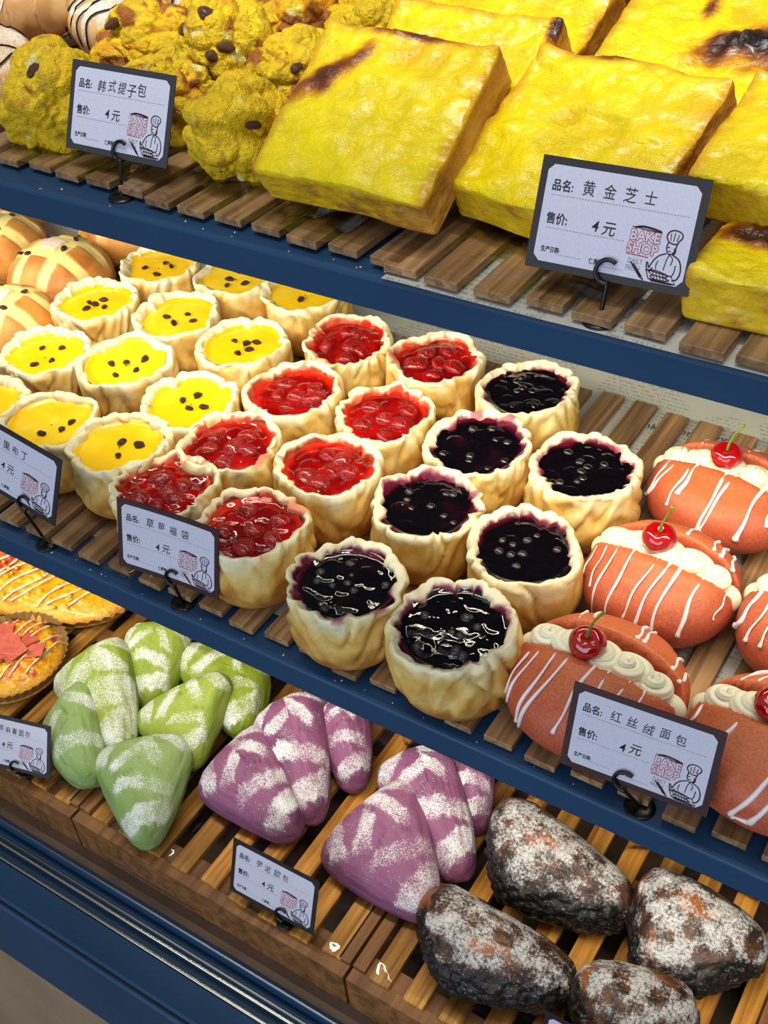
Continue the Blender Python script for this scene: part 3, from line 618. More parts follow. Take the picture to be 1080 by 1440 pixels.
# ------------------------------------------------------------------ cream-crossed buns (middle shelf left)
def cross_bun(label, x, y, R, rz, seed, rais):
    t = thing('crossed_bun', label, 'bun', (x, y, S_MID), (0, 0, rz), 'cream-crossed raisin buns'); V, F = ICO[6]; o = seed * 3.1
    n = fbm(V * 2.5 + o, seed, 4); P = V * (1 + .03 * n)[:, None]; h = .78
    P[:, 2] = np.where(P[:, 2] > 0, P[:, 2] * h, P[:, 2] * .55); P[:, 2] = np.maximum(P[:, 2], -.42) + .42
    dl = np.minimum(np.abs(P[:, 0] - .28) * .9, 9); gr = np.zeros(len(P))
    for a, b in ((0, .30), (0, -.30), (1, .30), (1, -.30)):
        gr = np.maximum(gr, sm(.125, .085, np.abs(P[:, a] - b + .03 * n)) * sm(.25, .5, P[:, 2]) * sm(1.0, .75, np.abs(P[:, 1 - a])))
    P[:, 2] -= gr * .035
    tan = np.array([.85, .60, .28]); brn = np.array([.72, .42, .17]); cr = np.array([.98, .91, .60]); fl = np.array([.92, .90, .86])
    col = mix(tan, brn, sm(-.2, .5, n) * .8); col = mix(col, np.array([.95, .78, .42]), sm(.45, .1, P[:, 2]) * .5)
    fm = sm(.30, .22, np.maximum(np.abs(P[:, 0]), np.abs(P[:, 1]))) * sm(.7, 1.0, P[:, 2])
    fl2 = sm(.1, .5, fbm(V * 9 + o, seed + 6, 4) + .5 * (P[:, 1] > .34) - .25) * sm(.5, .9, P[:, 2]); 
    col = mix(col, cr, gr * .97)
    obj('bun_body', mesh('bun_body', P, F, M_bun, np.concatenate([col, (np.clip(fm * .62 + fl2 * .45, 0, .9) * (1 - gr))[:, None]], 1)), t, sc=R)
    for k, (a, b) in enumerate(rais):
        zz = h * math.sqrt(max(0, 1 - a * a - b * b)) + .42 - .02
        obj('raisin', RAIS[k % 3], t, (a * R, b * R, zz * R), (rnd.uniform(-.4, .4), rnd.uniform(-.4, .4), rnd.uniform(0, 6)), R * .075)
    return t
cross_bun('bun with cream crossing lines and floured centre, fully in view behind custard tarts', -.862, .683, .054, .12, 1, [(-.30, -.35), (-.55, -.28), (-.35, .30), (.22, .40), (.30, -.05), (.1, .62)])
cross_bun('cream-crossed bun half hidden under the top shelf edge', -.868, .795, .056, .5, 2, [(.1, -.3), (.3, .3)])
cross_bun('cream-crossed bun at the left edge level with the middle bun', -.970, .700, .052, .3, 3, [(.3, .3), (.3, -.3), (.1, 0)])
cross_bun('heavily floured cream-crossed bun lowest at the left edge', -.838, .588, .052, .2, 4, [(.32, .30), (-.3, .3), (.3, -.3)])
cross_bun('cream-crossed bun farthest back at the left edge', -1.045, .785, .054, .2, 5, [(.3, -.3)])

# ------------------------------------------------------------------ red buns with cream and cherry
def velvet(label, x, y, rz, seed, A=.052, B=.050, Hh=.064, drip=(), cherry=(0, 0), gap=.0160, cream_n=5, tilt=0.0):
    t = thing('cream_bun', label, 'bun', (x, y, S_MID + .0003), (tilt, 0, rz), 'red buns with cream and cherry'); V, F = ICO[6]; o = seed * 4.3; yc = .006
    def surf(D):
        q = np.sign(D) * np.abs(D) ** .90; z = q[:, 2]; zz = np.where(z > 0, .47 + .53 * z, .47 + .47 * np.maximum(z, -.95)); return np.stack([q[:, 0] * A, q[:, 1] * B, zz * Hh], 1), zz
    n = fbm(V * 1.6 + o, seed, 3); Vv, zz = surf(V); Vv *= (1 + .025 * n)[:, None]
    # slit along the top, opened by the cream
    w = gap * np.clip(1 - (Vv[:, 0] / (A * .98)) ** 2, 0, 1) ** .4 + 1e-5; d = Vv[:, 1] - yc + .0015 * fbm(V * 5, seed + 3, 2)
    inside = sm(1.0, .72, np.abs(d) / w) * sm(.38, .66, zz); Vv[:, 2] -= inside * .018
    Vv[:, 2] += np.exp(-((np.abs(d) / w - 1.3) / .35) ** 2) * sm(.4, .8, zz) * .0016
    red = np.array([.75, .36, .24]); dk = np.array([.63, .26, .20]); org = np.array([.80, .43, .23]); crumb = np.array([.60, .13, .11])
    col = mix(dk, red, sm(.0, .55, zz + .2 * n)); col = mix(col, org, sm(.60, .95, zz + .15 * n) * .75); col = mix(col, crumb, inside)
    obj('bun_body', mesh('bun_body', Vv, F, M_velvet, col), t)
    def at(px, a):
        """point on the crust: px along the bun, a = angle from the crown (positive to the front)"""
        px = np.asarray(px, float); sx = np.clip(np.abs(px) / A, 0, .999) ** (1 / .90) * np.sign(px); q = np.sqrt(1 - sx ** 2)
        return surf(np.stack([sx, -np.sin(a) * q, np.cos(a) * q], 1))[0]
    zc = lambda px: float(at([px], np.array([-.12]))[0, 2])
    parts = []; v_, f_ = ICO[3]
    for k in range(9):
        fx = (-.84 + 1.68 * k / 8) * A; ww = gap * max(.05, 1 - (fx / A) ** 2) ** .4; parts.append((v_ * np.array([A * .20, ww * .78, .011]) + np.array([fx, yc - ww * .22, zc(fx) - .0120]), f_))
    for k in range(cream_n):
        fx = (-.66 + 1.32 * k / (cream_n - 1)) * A; ww = gap * max(.1, 1 - (fx / A) ** 2) ** .4; cz = zc(fx) - .0060
        nt_ = 70; tt = np.linspace(0, 1, nt_); ang = tt * 2 * PI * 2.2 + k * 1.9; rr = ww * .52 * (1 - tt) ** .9 + .0004; R0 = .0056 * (1 - .55 * tt) * np.minimum(1, tt * 12 + .3)
        C0 = np.stack([fx + rr * 1.3 * np.cos(ang), yc - ww * .22 + rr * np.sin(ang), cz + .0095 * tt ** 1.3], 1); sg = 28
        T = np.gradient(C0, axis=0); T /= np.linalg.norm(T, axis=1)[:, None]; up = np.array([0, 0, 1.0]); Nn = np.cross(T, up); Nn /= np.linalg.norm(Nn, axis=1)[:, None]; Bb = np.cross(Nn, T)
        b = np.arange(sg) * 2 * PI / sg; ring = 1 + .20 * np.abs(np.sin(3.5 * b[None] + tt[:, None] * 5)) - .08
        W = C0[:, None] + (R0[:, None] * ring)[..., None] * (np.cos(b)[None, :, None] * Nn[:, None] + np.sin(b)[None, :, None] * Bb[:, None]); W = W.reshape(-1, 3)
        ff_ = [[i * sg + j, i * sg + (j + 1) % sg, (i + 1) * sg + (j + 1) % sg, (i + 1) * sg + j] for i in range(nt_ - 1) for j in range(sg)] + [[(nt_ - 1) * sg + j for j in range(sg)], list(range(sg))[::-1]]
        parts.append((W, ff_))
    vv, ff = join(parts); obj('cream', mesh('cream', vv, ff, M_cream), t)
    for (x0, y0, x1, y1, wd) in drip:
        if y0 > 0 and y1 > 0: y0, y1 = (max(y0, .034), .013) if y0 > y1 else (.013, y1)
        s = np.linspace(0, 1, 30); a = (-y0 + (y0 - y1) * s) / .030; px = x0 + (x1 - x0) * s + .0007 * np.sin(s * 9 + x0 * 900); P = at(px, a)
        rad = wd * (.8 + .2 * np.sin(s * 7 + x1 * 500) + .5 * sm(.86, .97, s)); rad[0] *= .6; rad[-1] *= .35
        vv, ff = tube(P * (1 + .0018 / .05 * .25), rad * 1.1, 8); obj('icing_line', mesh('icing_line', vv, ff, M_icing), t)
    cx, cy = cherry; cz = zc(cx) + .0060
    Vc, Fc = ICO[4]; rad = np.sqrt(Vc[:, 0] ** 2 + Vc[:, 1] ** 2); Q = Vc * np.array([1.08, 1.0, .95]); Q[:, 2] -= .34 * np.exp(-(rad / .34) ** 2) * (Vc[:, 2] > 0); Q[:, 2] -= .12 * np.exp(-(Vc[:, 0] / .22) ** 2) * sm(.2, .8, Vc[:, 2])
    ch = obj('cherry', mesh('cherry', Q, Fc, M_cherry), t, (cx, cy, cz), (.25, -.05, .3), .0108)
    lean = .25 if seed % 2 else .05
    pts = spline([(0, 0, .55), (.12, .1, 1.2), (.40, .3, 1.9), (.65 + lean, .45, 2.7)], 16)
    vv, ff = tube(pts, np.linspace(.085, .06, 16) * np.where(np.arange(16) > 13, 1.7, 1), 7); obj('stem', mesh('stem', vv, ff, M_stem), ch)
    return t
dr1 = [(-.040, -.010, -.046, -.056, .0009), (-.034, -.008, -.043, -.058, .0010), (-.022, -.006, -.030, -.052, .0012), (-.014, -.006, -.030, -.062, .0013), (.002, -.004, -.001, -.040, .0012), (.012, -.004, .009, -.035, .0012), (.024, -.004, .021, -.040, .0012), (.034, -.003, .031, -.036, .0011),
       (-.030, .030, -.026, .018, .0010), (-.022, .033, -.018, .019, .0010), (.008, .034, .012, .020, .0014), (.014, .034, .016, .020, .0012), (.036, .026, .038, .016, .0014), (.044, .020, .045, .012, .0013)]
dr2 = [(-.044, -.006, -.044, -.034, .0006), (-.036, -.006, -.034, -.036, .0006), (-.028, -.006, -.028, -.056, .0008), (-.016, -.004, -.016, -.050, .0010), (0, -.004, -.004, -.042, .0008), (.008, -.004, .004, -.050, .0012), (.015, -.004, .016, -.062, .0014), (.030, -.002, .032, -.045, .0014), (.046, .0, .046, -.030, .0006),
       (.020, .032, .024, .018, .0012), (.028, .030, .030, .018, .0014), (.034, .028, .040, .014, .0012), (.006, .036, .004, .020, .0010)]
dr3 = [(-.040, -.004, -.046, -.044, .0010), (-.034, -.004, -.045, -.040, .0010), (-.018, -.004, -.020, -.026, .0016), (-.022, -.006, -.026, -.036, .0010), (.004, -.002, .002, -.046, .0014), (.010, -.002, .001, -.056, .0012), (.030, .0, .028, -.044, .0016), (.040, .0, .042, -.030, .0012),
       (-.030, .032, -.028, .018, .0010), (.010, .036, .006, .020, .0012), (.030, .032, .026, .018, .0012)]
dr4 = [(-.020, -.004, -.040, -.054, .0015), (-.044, -.004, -.050, -.030, .0010), (.016, -.004, -.006, -.050, .0015), (-.006, -.050, .004, -.048, .0013), (.028, -.004, .004, -.049, .0014), (-.034, .012, -.016, .036, .0013), (-.024, .012, -.004, .038, .0013), (-.010, .012, .010, .038, .0014), (.020, .012, .030, .034, .0012)]
velvet('red bun with cream and cherry directly behind the red bun price tag', -.167, .444, math.radians(-4), 1, drip=dr1, cherry=(-.008, -.001), A=.054, B=.053, Hh=.059)
velvet('red bun with cream and cherry in the middle of the three in a column', -.168, .549, math.radians(-4), 2, drip=dr2, cherry=(-.006, .003), A=.052, B=.050, Hh=.058)
velvet('rearmost red bun with cream and cherry beside bare slats', -.163, .655, math.radians(-4), 3, drip=dr3, cherry=(-.003, .003), A=.055, B=.049, Hh=.056)
velvet('red bun cut off by the right picture edge, behind the frontmost right bun', -.062, .552, math.radians(-4), 4, drip=[(-.040, -.004, -.046, -.042, .0016), (-.03, -.004, -.036, -.04, .001)] + dr3[2:], cherry=(0, .003), Hh=.060)
velvet('red bun at the lower right corner of the shelf with looped white icing', -.057, .448, math.radians(-4), 5, drip=dr4, cherry=(-.008, .001), A=.053, B=.051, Hh=.060)

# ------------------------------------------------------------------ dusted three-cornered breads (crates)
def tri_bread(name, label, cat, group, cs, r, h, seed, base, dark, stripes, dome=.35, m=None, kind='dough'):
    """rounded three-cornered loaf; cs are its three corners in space"""
    cs = np.asarray(cs, float); ctr = cs.mean(0); L3 = cs - ctr; L = L3[:, :2]; V, F = ICO[6]; o = seed * 3.9
    k = 3.4 / max(np.linalg.norm(L, axis=1).max(), .02)
    e = np.exp(k * (V[:, :2] @ L.T)); wgt = e / e.sum(1)[:, None]
    n = fbm(V * 1.6 + o, seed, 3); nf = fbm(V * 5 + o, seed + 4, 4); wr = fbm(V * np.array([3, 9, 9]) + o, seed + 5, 3)
    P = wgt @ L3; P[:, :2] += V[:, :2] * r * (1 + .12 * n)[:, None]
    z = V[:, 2]; P[:, 2] += np.where(z > 0, z, np.maximum(z, -.92)) * h * .5 * (1 + .10 * n)
    XY = P[:, :2]; dist = np.linalg.norm(XY, axis=1); mean = np.linalg.norm(L, axis=1).mean()
    P[:, 2] += sm(0, 1, z) * dome * h * .3 * np.exp(-(dist / (mean + r * .4)) ** 2)
    A = np.arctan2(XY[:, 1], XY[:, 0]); ca = np.arctan2(L[:, 1], L[:, 0]); rel = np.abs((A[:, None] - ca[None] + PI) % (2 * PI) - PI); lobe = rel.argmin(1); srt = np.sort(rel, axis=1)
    seamd = (srt[:, 1] - srt[:, 0]) * dist + .003 * nf
    seam = sm(.0030, .0002, np.abs(seamd)) * sm(.2, .6, z) * sm(.75, .25, dist / (r + mean)) * sm(-.2, .3, wr + .1)
    P[:, 2] += (.0010 * nf + .0006 * wr) * sm(-.4, .3, z)
    col = mix(base, dark, sm(-.1, .55, n * .7 + nf * .4) * .8); dust = np.zeros(len(P))
    if kind == 'dough':
        P[:, 2] -= seam * .0016; col = mix(col, np.asarray(dark) * .8, seam * .6)
        dirs = L / (np.linalg.norm(L, axis=1)[:, None] + 1e-9); along = (XY * dirs[lobe]).sum(1); perp = XY[:, 0] * -dirs[lobe][:, 1] + XY[:, 1] * dirs[lobe][:, 0]
        ext = np.linalg.norm(L, axis=1)[lobe] + r; s = along / ext; side = np.array([.10, -.15, .0])[lobe]
        for q, (a, b) in enumerate(stripes):
            u = s + .06 * nf + .25 * (perp / ext) * (1 if q % 2 else -1)
            dust = np.maximum(dust, sm(a - .02, a + .05, u) * sm(b + .03, b - .05, u) * sm(.52, .30, np.abs(perp / ext + side)))
        dust *= sm(-.05, .35, z) * (.72 + .35 * n); dust = np.clip(np.maximum(dust * .72, .18 * sm(-.1, .5, z) * sm(-.4, .4, nf)), 0, 1)
    else:
        ch = fbm(P * 130 + o, seed + 20, 4); w1, _ = worley(P * 125 + o, seed + 21)
        front = sm(.04, -.30, V[:, 1] * .9 + .12 * V[:, 0] + .35 * n + .10 * nf); front = np.maximum(front * sm(.80, .50, z + .2 * nf), sm(.05, -.25, z + .3 * n))
        P += V * ((.0052 * np.sqrt(np.clip(.72 - w1, 0, 1)) - .0022 + .0016 * ch) * front + .0010 * ch * (1 - front))[:, None]
        col = mix(np.array([.33, .20, .12]), np.array([.17, .105, .08]), sm(-.25, .3, ch)); org = sm(.30, .52, fbm(V * 2.2 + o, seed + 24, 4) - .25 * V[:, 0]); col = mix(col, np.array([.62, .36, .15]), org * .8)
        col = mix(col, mix(np.array([.055, .04, .04]), np.array([.17, .13, .115]), sm(.0, .6, ch)), front * .95)
        dust = sm(-.35, .55, fbm(P * 70 + o, seed + 26, 4) + .35 * z) * sm(-.15, .4, z) * .74 * (1 - front * .9) + .10 * front
    P[:, 2] -= P[:, 2].min(); t = thing(name, label, cat, (ctr[0], ctr[1], S_LOW + .001), (0, 0, 0), group)
    obj('loaf', mesh('loaf', P, F, m or M_dough, np.concatenate([col, dust[:, None]], 1)), t); return t
GREEN = np.array([.57, .64, .25]); GREEN2 = np.array([.53, .60, .17]); MINT = np.array([.56, .66, .41]); PUR = np.array([.53, .32, .46]); PUR2 = np.array([.37, .19, .34])
def green(label, cs, seed, base=GREEN, r=.022, h=.050, st=((.16, .42), (.56, .88))):
    return tri_bread('matcha_bread', label, 'bread', 'green dusted breads', cs, r, h, seed, base, base * np.array([.80, .88, .65]), st)
green('green dusted bread at far left, partly behind the left crate price tag', [(-.718, .452, .62), (-.717, .411, .605), (-.665, .397, .605)], 1, MINT, st=((.25, .55),))
green('pale green bread foremost in the middle crate, pointing toward the metal track', [(-.641, .412, .605), (-.593, .448, .612), (-.569, .376, .602)], 2, MINT)
green('green bread in the middle of the group with an upturned tip', [(-.641, .475, .605), (-.599, .518, .632), (-.590, .466, .605)], 3, GREEN)
green('tall green bread heavily floured, leaning upright beside the ham pizza bread', [(-.723, .507, .645), (-.663, .441, .612), (-.752, .466, .615)], 4, GREEN, r=.022, h=.052, st=((.05, .50), (.55, .95)))
green('green bread behind the tall floured green one, near the corn pizza bread', [(-.682, .553, .635), (-.713, .540, .635), (-.676, .508, .610)], 5, GREEN)
green('rearmost green bread next to the purple breads', [(-.656, .555, .610), (-.591, .567, .610), (-.571, .522, .605)], 6, GREEN2, r=.024)
green('green bread sliver deep under the middle shelf edge', [(-.745, .640, .61), (-.705, .640, .61), (-.725, .612, .61)], 7, GREEN)
def purple(label, cs, seed, r=.022, h=.052, st=((.16, .44), (.58, .90))):
    return tri_bread('taro_bread', label, 'bread', 'purple dusted breads', cs, r, h, seed, PUR, PUR2, st)
purple('deep purple dusted bread behind the taro price tag', [(-.534, .442, .605), (-.521, .492, .622), (-.461, .445, .602)], 11)
purple('long purple bread leaning behind the deep purple one', [(-.521, .510, .632), (-.496, .545, .642), (-.453, .476, .607)], 12)
purple('smaller purple bread to the right of the long leaning one, left group', [(-.473, .549, .63), (-.455, .557, .632), (-.436, .524, .607)], 13, r=.020)
purple('purple bread sliver far back under the shelf edge, left group', [(-.459, .625, .605), (-.440, .620, .605), (-.475, .632, .605)], 14)
purple('large purple bread with boxy flour patches in front, right purple group', [(-.390, .444, .605), (-.364, .504, .627), (-.315, .442, .602)], 15, r=.024)
purple('tall purple bread directly behind the large boxy-patched one', [(-.383, .525, .63), (-.352, .549, .642), (-.306, .491, .607)], 16, r=.023)
purple('narrow purple bread partly hidden right of the tall one, right group', [(-.337, .570, .63), (-.326, .572, .63), (-.312, .541, .61)], 17, r=.019)
purple('purple bread sliver under the shelf edge near the chocolate breads', [(-.314, .622, .605), (-.294, .620, .605), (-.330, .628, .605)], 18)
def choc(label, cs, seed, r=.029, h=.060):
    return tri_bread('chocolate_bread', label, 'bread', 'sugar dusted chocolate breads', cs, r, h, seed, (.3, .2, .15), (.2, .13, .1), (), m=M_choc, kind='choc')
choc('dark chocolate bread with crumbly black side, nearest the purple breads under the shelf', [(-.258, .527, .628), (-.172, .513, .602), (-.240, .492, .606)], 21, h=.064)
choc('large sugar dusted chocolate bread in front with glossy brown left end', [(-.272, .426, .618), (-.186, .427, .602), (-.244, .400, .605)], 22)
choc('sugar dusted chocolate bread at the right edge', [(-.121, .527, .622), (-.066, .523, .612), (-.104, .487, .606)], 23, r=.031, h=.064)
choc('chocolate bread cut by the bottom picture edge', [(-.135, .433, .618), (-.093, .449, .605), (-.121, .416, .605)], 24)
choc('black chocolate bread deep in shadow under the shelf at right', [(-.071, .620, .605), (-.045, .618, .605), (-.095, .628, .605)], 25)

# ------------------------------------------------------------------ pizza breads in pleated paper
def pizza(label, x, y, rx, ry, rz, seed, ham):
    t = thing('pizza_bread', label, 'pizza bread', (x, y, S_LOW + .001), (0, 0, rz))
    nu = 140; th = np.arange(nu) * 2 * PI / nu; pl = 1 + .022 * np.sin(th * 44); prof = [(.80, .0), (.90, .002), (1.02, .010), (1.10, .020), (1.105, .0205), (1.02, .0085), (.85, .002)]
    V = np.concatenate([np.stack([np.cos(th) * rx * p[0] * (1 + (pl - 1) * min(1, p[1] / .012)), np.sin(th) * ry * p[0] * (1 + (pl - 1) * min(1, p[1] / .012)), np.full(nu, p[1])], 1)[:, None] for p in prof], 1).reshape(-1, 3)
    obj('paper_cup', mesh('paper_cup', V, grid_faces(nu, len(prof), True), M_paper, smooth=False), t)
    X, Y, RR, F = disc_grid(1.0, 56, 120); P = np.stack([X, Y, 0 * X], 1); n = fbm(P * 3 + seed, seed, 4); w1, w2 = worley(P * 9 + seed, seed + 2); body = np.sqrt(np.clip(1.0 - RR ** 3.2, 0, 1))
    Z = .004 + .026 * body + sm(.92, .7, RR) * (.0035 * np.clip(.8 - w1, 0, 1) * 1.3 + .0015 * n)
    dough = np.array([.96, .74, .28]); yel = np.array([.97, .70, .10]); org = np.array([.93, .48, .10]); red = np.array([.78, .22, .10])
    col = mix(yel, org, sm(.0, .35, n)); col = mix(col, red, sm(.28, .42, fbm(P * 4 + seed, seed + 6, 3)) * .9); col = mix(col, np.array([1, .86, .36]), sm(.25, .5, fbm(P * 8, seed + 7, 3)) * .7)
    col = mix(col, dough, sm(.84, .94, RR + .08 * n)); col = mix(col, np.array([.80, .50, .18]), sm(.93, 1, RR) * .6)
    obj('bread_base', mesh('bread_base', np.stack([X * rx * 1.0, Y * ry * 1.0, Z], 1), F, M_pizza, np.concatenate([col, np.ones((len(col), 1))], 1)), t)
    def topz(a, b):
        q = min(1, math.hypot(a, b)); return .004 + .026 * math.sqrt(max(0, 1 - q ** 3.2)) + .0026
    rg = random.Random(seed)
    if ham:
        for k in range(11):
            a, d = rg.uniform(0, 6.28), .6 * math.sqrt(rg.random()); cx, cy = d * math.cos(a), d * math.sin(a); hx = []
            V2, F2 = box(-.013, .013, -.009, .009, -.0008, .0008, .0004); obj('ham_slice', mesh('ham_slice', V2, F2, M_ham, smooth=False), t, (cx * rx, cy * ry, topz(cx, cy) + .0022 + .0012 * (k % 3)), (rg.uniform(-.2, .2), rg.uniform(-.2, .2), rg.uniform(0, 6)))
    V3, F3 = ICO[2]; km = mesh('corn_kernel', V3 * np.array([1, .8, .7]), F3, M_corn)
    for k in range(60 if not ham else 14):
        a, d = rg.uniform(0, 6.28), .84 * math.sqrt(rg.random()); cx, cy = d * math.cos(a), d * math.sin(a)
        obj('corn_kernel', km, t, (cx * rx, cy * ry, topz(cx, cy) + .0008), (rg.uniform(-.6, .6), rg.uniform(-.6, .6), rg.uniform(0, 6)), rg.uniform(.0028, .0036))
    parts = []; ns = 13 if not ham else 8
    for k in range(ns):
        u0 = -.85 + 1.7 * (k + .5) / ns; hw = math.sqrt(max(0, 1 - u0 * u0)) * (.90 if not ham else .8); s = np.linspace(-hw, hw, 34); px = u0 + .022 * np.sin(s * 6 + k * 2) + (.30 + .08 * math.sin(k * 2.3)) * s; py = s
        pz = np.array([topz(a, b) for a, b in zip(px, py)]) + .0012; parts.append(tube(np.stack([px * rx, py * ry, pz], 1), (.00105 if ham else .00135) * (1 + .3 * np.sin(s * 23 + k)), 6))
    vv, ff = join(parts); obj('sauce_drizzle', mesh('sauce_drizzle', vv, ff, M_sauce), t); return t
pizza('long corn and cheese pizza bread with white sauce lines under the middle shelf', -.925, .583, .130, .070, math.radians(6), 3, False)
pizza('round ham pizza bread in pleated paper at the left edge', -.850, .470, .056, .058, .4, 5, True)

# ------------------------------------------------------------------ price tags on hooks
_txt = {}
def text_geo(body, offset=0.0, shear=0.0):
    key = (body, offset, shear)
    if key not in _txt:
        cu = bpy.data.curves.new('tmp_text', 'FONT'); cu.body = body; cu.size = 1.0; cu.offset = offset; cu.shear = shear; cu.resolution_u = 2
        o = bpy.data.objects.new('tmp_text', cu); C.objects.link(o); bpy.context.view_layer.update()
        e = o.evaluated_get(bpy.context.evaluated_depsgraph_get()); me = e.to_mesh()
        V = np.array([v.co[:] for v in me.vertices]).reshape(-1, 3); F = [list(p.vertices) for p in me.polygons]
        e.to_mesh_clear(); bpy.data.objects.remove(o); bpy.data.curves.remove(cu); _txt[key] = (V, F)
    return _txt[key]
def put_text(body, u, v, size, offset=0.0, shear=0.0, sx=1.0, layer=1):
    V, F = text_geo(body, offset, shear); W = V.copy() if len(V) else np.zeros((0, 3)); W[:, 0] = u + W[:, 0] * size * sx; W[:, 1] = v + W[:, 1] * size; W[:, 2] = layer; return W, F
def stroke(pts, wd, layer=1, closed=False):
    P = np.asarray(pts, float); P = np.vstack([P, P[:1]]) if closed else P
    T = np.gradient(P, axis=0); N = np.stack([-T[:, 1], T[:, 0]], 1); N /= np.linalg.norm(N, axis=1)[:, None] + 1e-9
    V = np.concatenate([P + N * wd / 2, P - N * wd / 2]); n = len(P); V = np.concatenate([V, np.full((2 * n, 1), layer)], 1)
    return V, [[i, i + 1, n + i + 1, n + i] for i in range(n - 1)]
def poly(pts, layer=1):
    P = np.asarray(pts, float); return np.concatenate([P, np.full((len(P), 1), layer)], 1), [list(range(len(P)))]
def smooth_stroke(pts, wd, n=24): return stroke(spline(pts, n), wd)
def price_tag(label, title, bl, yaw, lean, holder_u, base, scale=1.0, curve=0.0, border=None, roll=0.0, W=90.0, Hh=58.0, price='4元', spacing=9.0, tsize=7.4, start=24.5, hook=True):
    """bl: world position of the lower left corner; card in mm units"""
    t = thing('price_tag', label, 'price tag', bl, (0, 0, 0)); Rm = Euler((0, 0, math.radians(yaw))).to_matrix() @ Euler((math.radians(90 - lean), 0, 0)).to_matrix() @ Euler((0, 0, math.radians(roll))).to_matrix()
    Rn = np.array(Rm)
    def place(V):
        V = np.asarray(V, float); q = V[:, 0] / W - .5; loc = np.stack([V[:, 0], V[:, 1], V[:, 2] * .12 + curve * (q * q * 4 - 1) * 6 * (1 if curve else 0)], 1) * .001 * scale
        return loc @ Rn.T
    def part(name, parts, m):
        V, F = join(parts); return obj(name, mesh(name, place(V), F, m, smooth=False), t)
    nx = 15; xs = np.linspace(0, W, nx)
    V = []; F = []
    for x in xs: V += [(x, 0, 0), (x, Hh, 0), (x, Hh, -7), (x, 0, -7)]
    for i in range(nx - 1):
        for j in range(4): F.append([i * 4 + j, (i + 1) * 4 + j, (i + 1) * 4 + (j + 1) % 4, i * 4 + (j + 1) % 4])
    F += [[0, 1, 2, 3], [4 * nx - 1, 4 * nx - 2, 4 * nx - 3, 4 * nx - 4]]
    part('card', [(np.array(V, float), F)], border or M_cardb)
    b, ch = 4.0, 3.2; xs2 = [b, b + ch] + list(np.linspace(b + ch, W - b - ch, 12))[1:-1] + [W - b - ch, W - b]; Vw = []; Fw = []
    for k, x in enumerate(xs2):
        lo, hi = (b + ch, Hh - b - ch) if k in (0, len(xs2) - 1) else (b, Hh - b); Vw += [(x, lo, 1), (x, hi, 1)]
    for k in range(len(xs2) - 1): Fw.append([2 * k, 2 * k + 2, 2 * k + 3, 2 * k + 1])
    part('paper_face', [(np.array(Vw, float), Fw)], M_cardw)
    L = 2.2
    def T(*a, **k): k.setdefault('layer', L); return put_text(*a, **k)
    part('printed_text', [T('品名:', 7.5, 41.5, 6.3, offset=.018, sx=.86), T('售价:', 7.5, 24.5, 6.3, offset=.018, sx=.86), T('生产日期:', 7.5, 9.5, 3.2, offset=.022, sx=.8), T('保质期:', 35, 7.6, 3.2, offset=.022, sx=.8)], M_ink)
    lines = []
    for u0, u1, v in ((8, 83, 38.8), (8, 52, 21.8), (17, 31, 8.6), (43, 54, 7.0)):
        u = u0
        while u < u1: lines.append(stroke([(u, v), (min(u + 1.1, u1), v)], .28, L)); u += 1.7
    part('dotted_lines', lines, M_greyink)
    hw = []; rg = random.Random(len(title) * 31 + int(abs(bl[0]) * 1000))
    for k, chh in enumerate(title):
        hw.append(T(chh, start + k * spacing + rg.uniform(-.5, .5), 41.0 + rg.uniform(-1.0, 1.0), tsize * rg.uniform(.98, 1.15), offset=.0, shear=rg.uniform(-.05, .22), sx=.88))
    for k, chh in enumerate(price): hw.append(T(chh, 33 + k * 5.6, 24.0 + rg.uniform(-.8, .5), 8.0, offset=.006, shear=.12, sx=.95))
    if hw: part('handwriting', hw, M_ink)
    part('logo_text', [T('BAKE', 54.3, 23.6, 7.0, offset=.075, sx=.95), T('SHOP', 53.8, 17.3, 7.0, offset=.075, sx=.92), stroke([(54, 16.2), (66, 15.8)], .5, L)], M_red)
    part('logo_text_fill', [T('BAKE', 54.3, 23.6, 7.0, offset=.022, sx=.95, layer=L + .8), T('SHOP', 53.8, 17.3, 7.0, offset=.022, sx=.92, layer=L + .8)], M_cardw)
    part('logo_slogan', [T('DAILY', 55.5, 11.7, 3.9, sx=.75), T('FRESH', 55.0, 8.0, 3.9, sx=.72)], M_greyink)
    D = [smooth_stroke([(56, 29.6), (60, 30.6), (66, 30.2), (70, 29.4)], 1.0), smooth_stroke([(54.5, 29.9), (58, 29.7), (63, 29.3), (70.5, 29.2)], .35)]
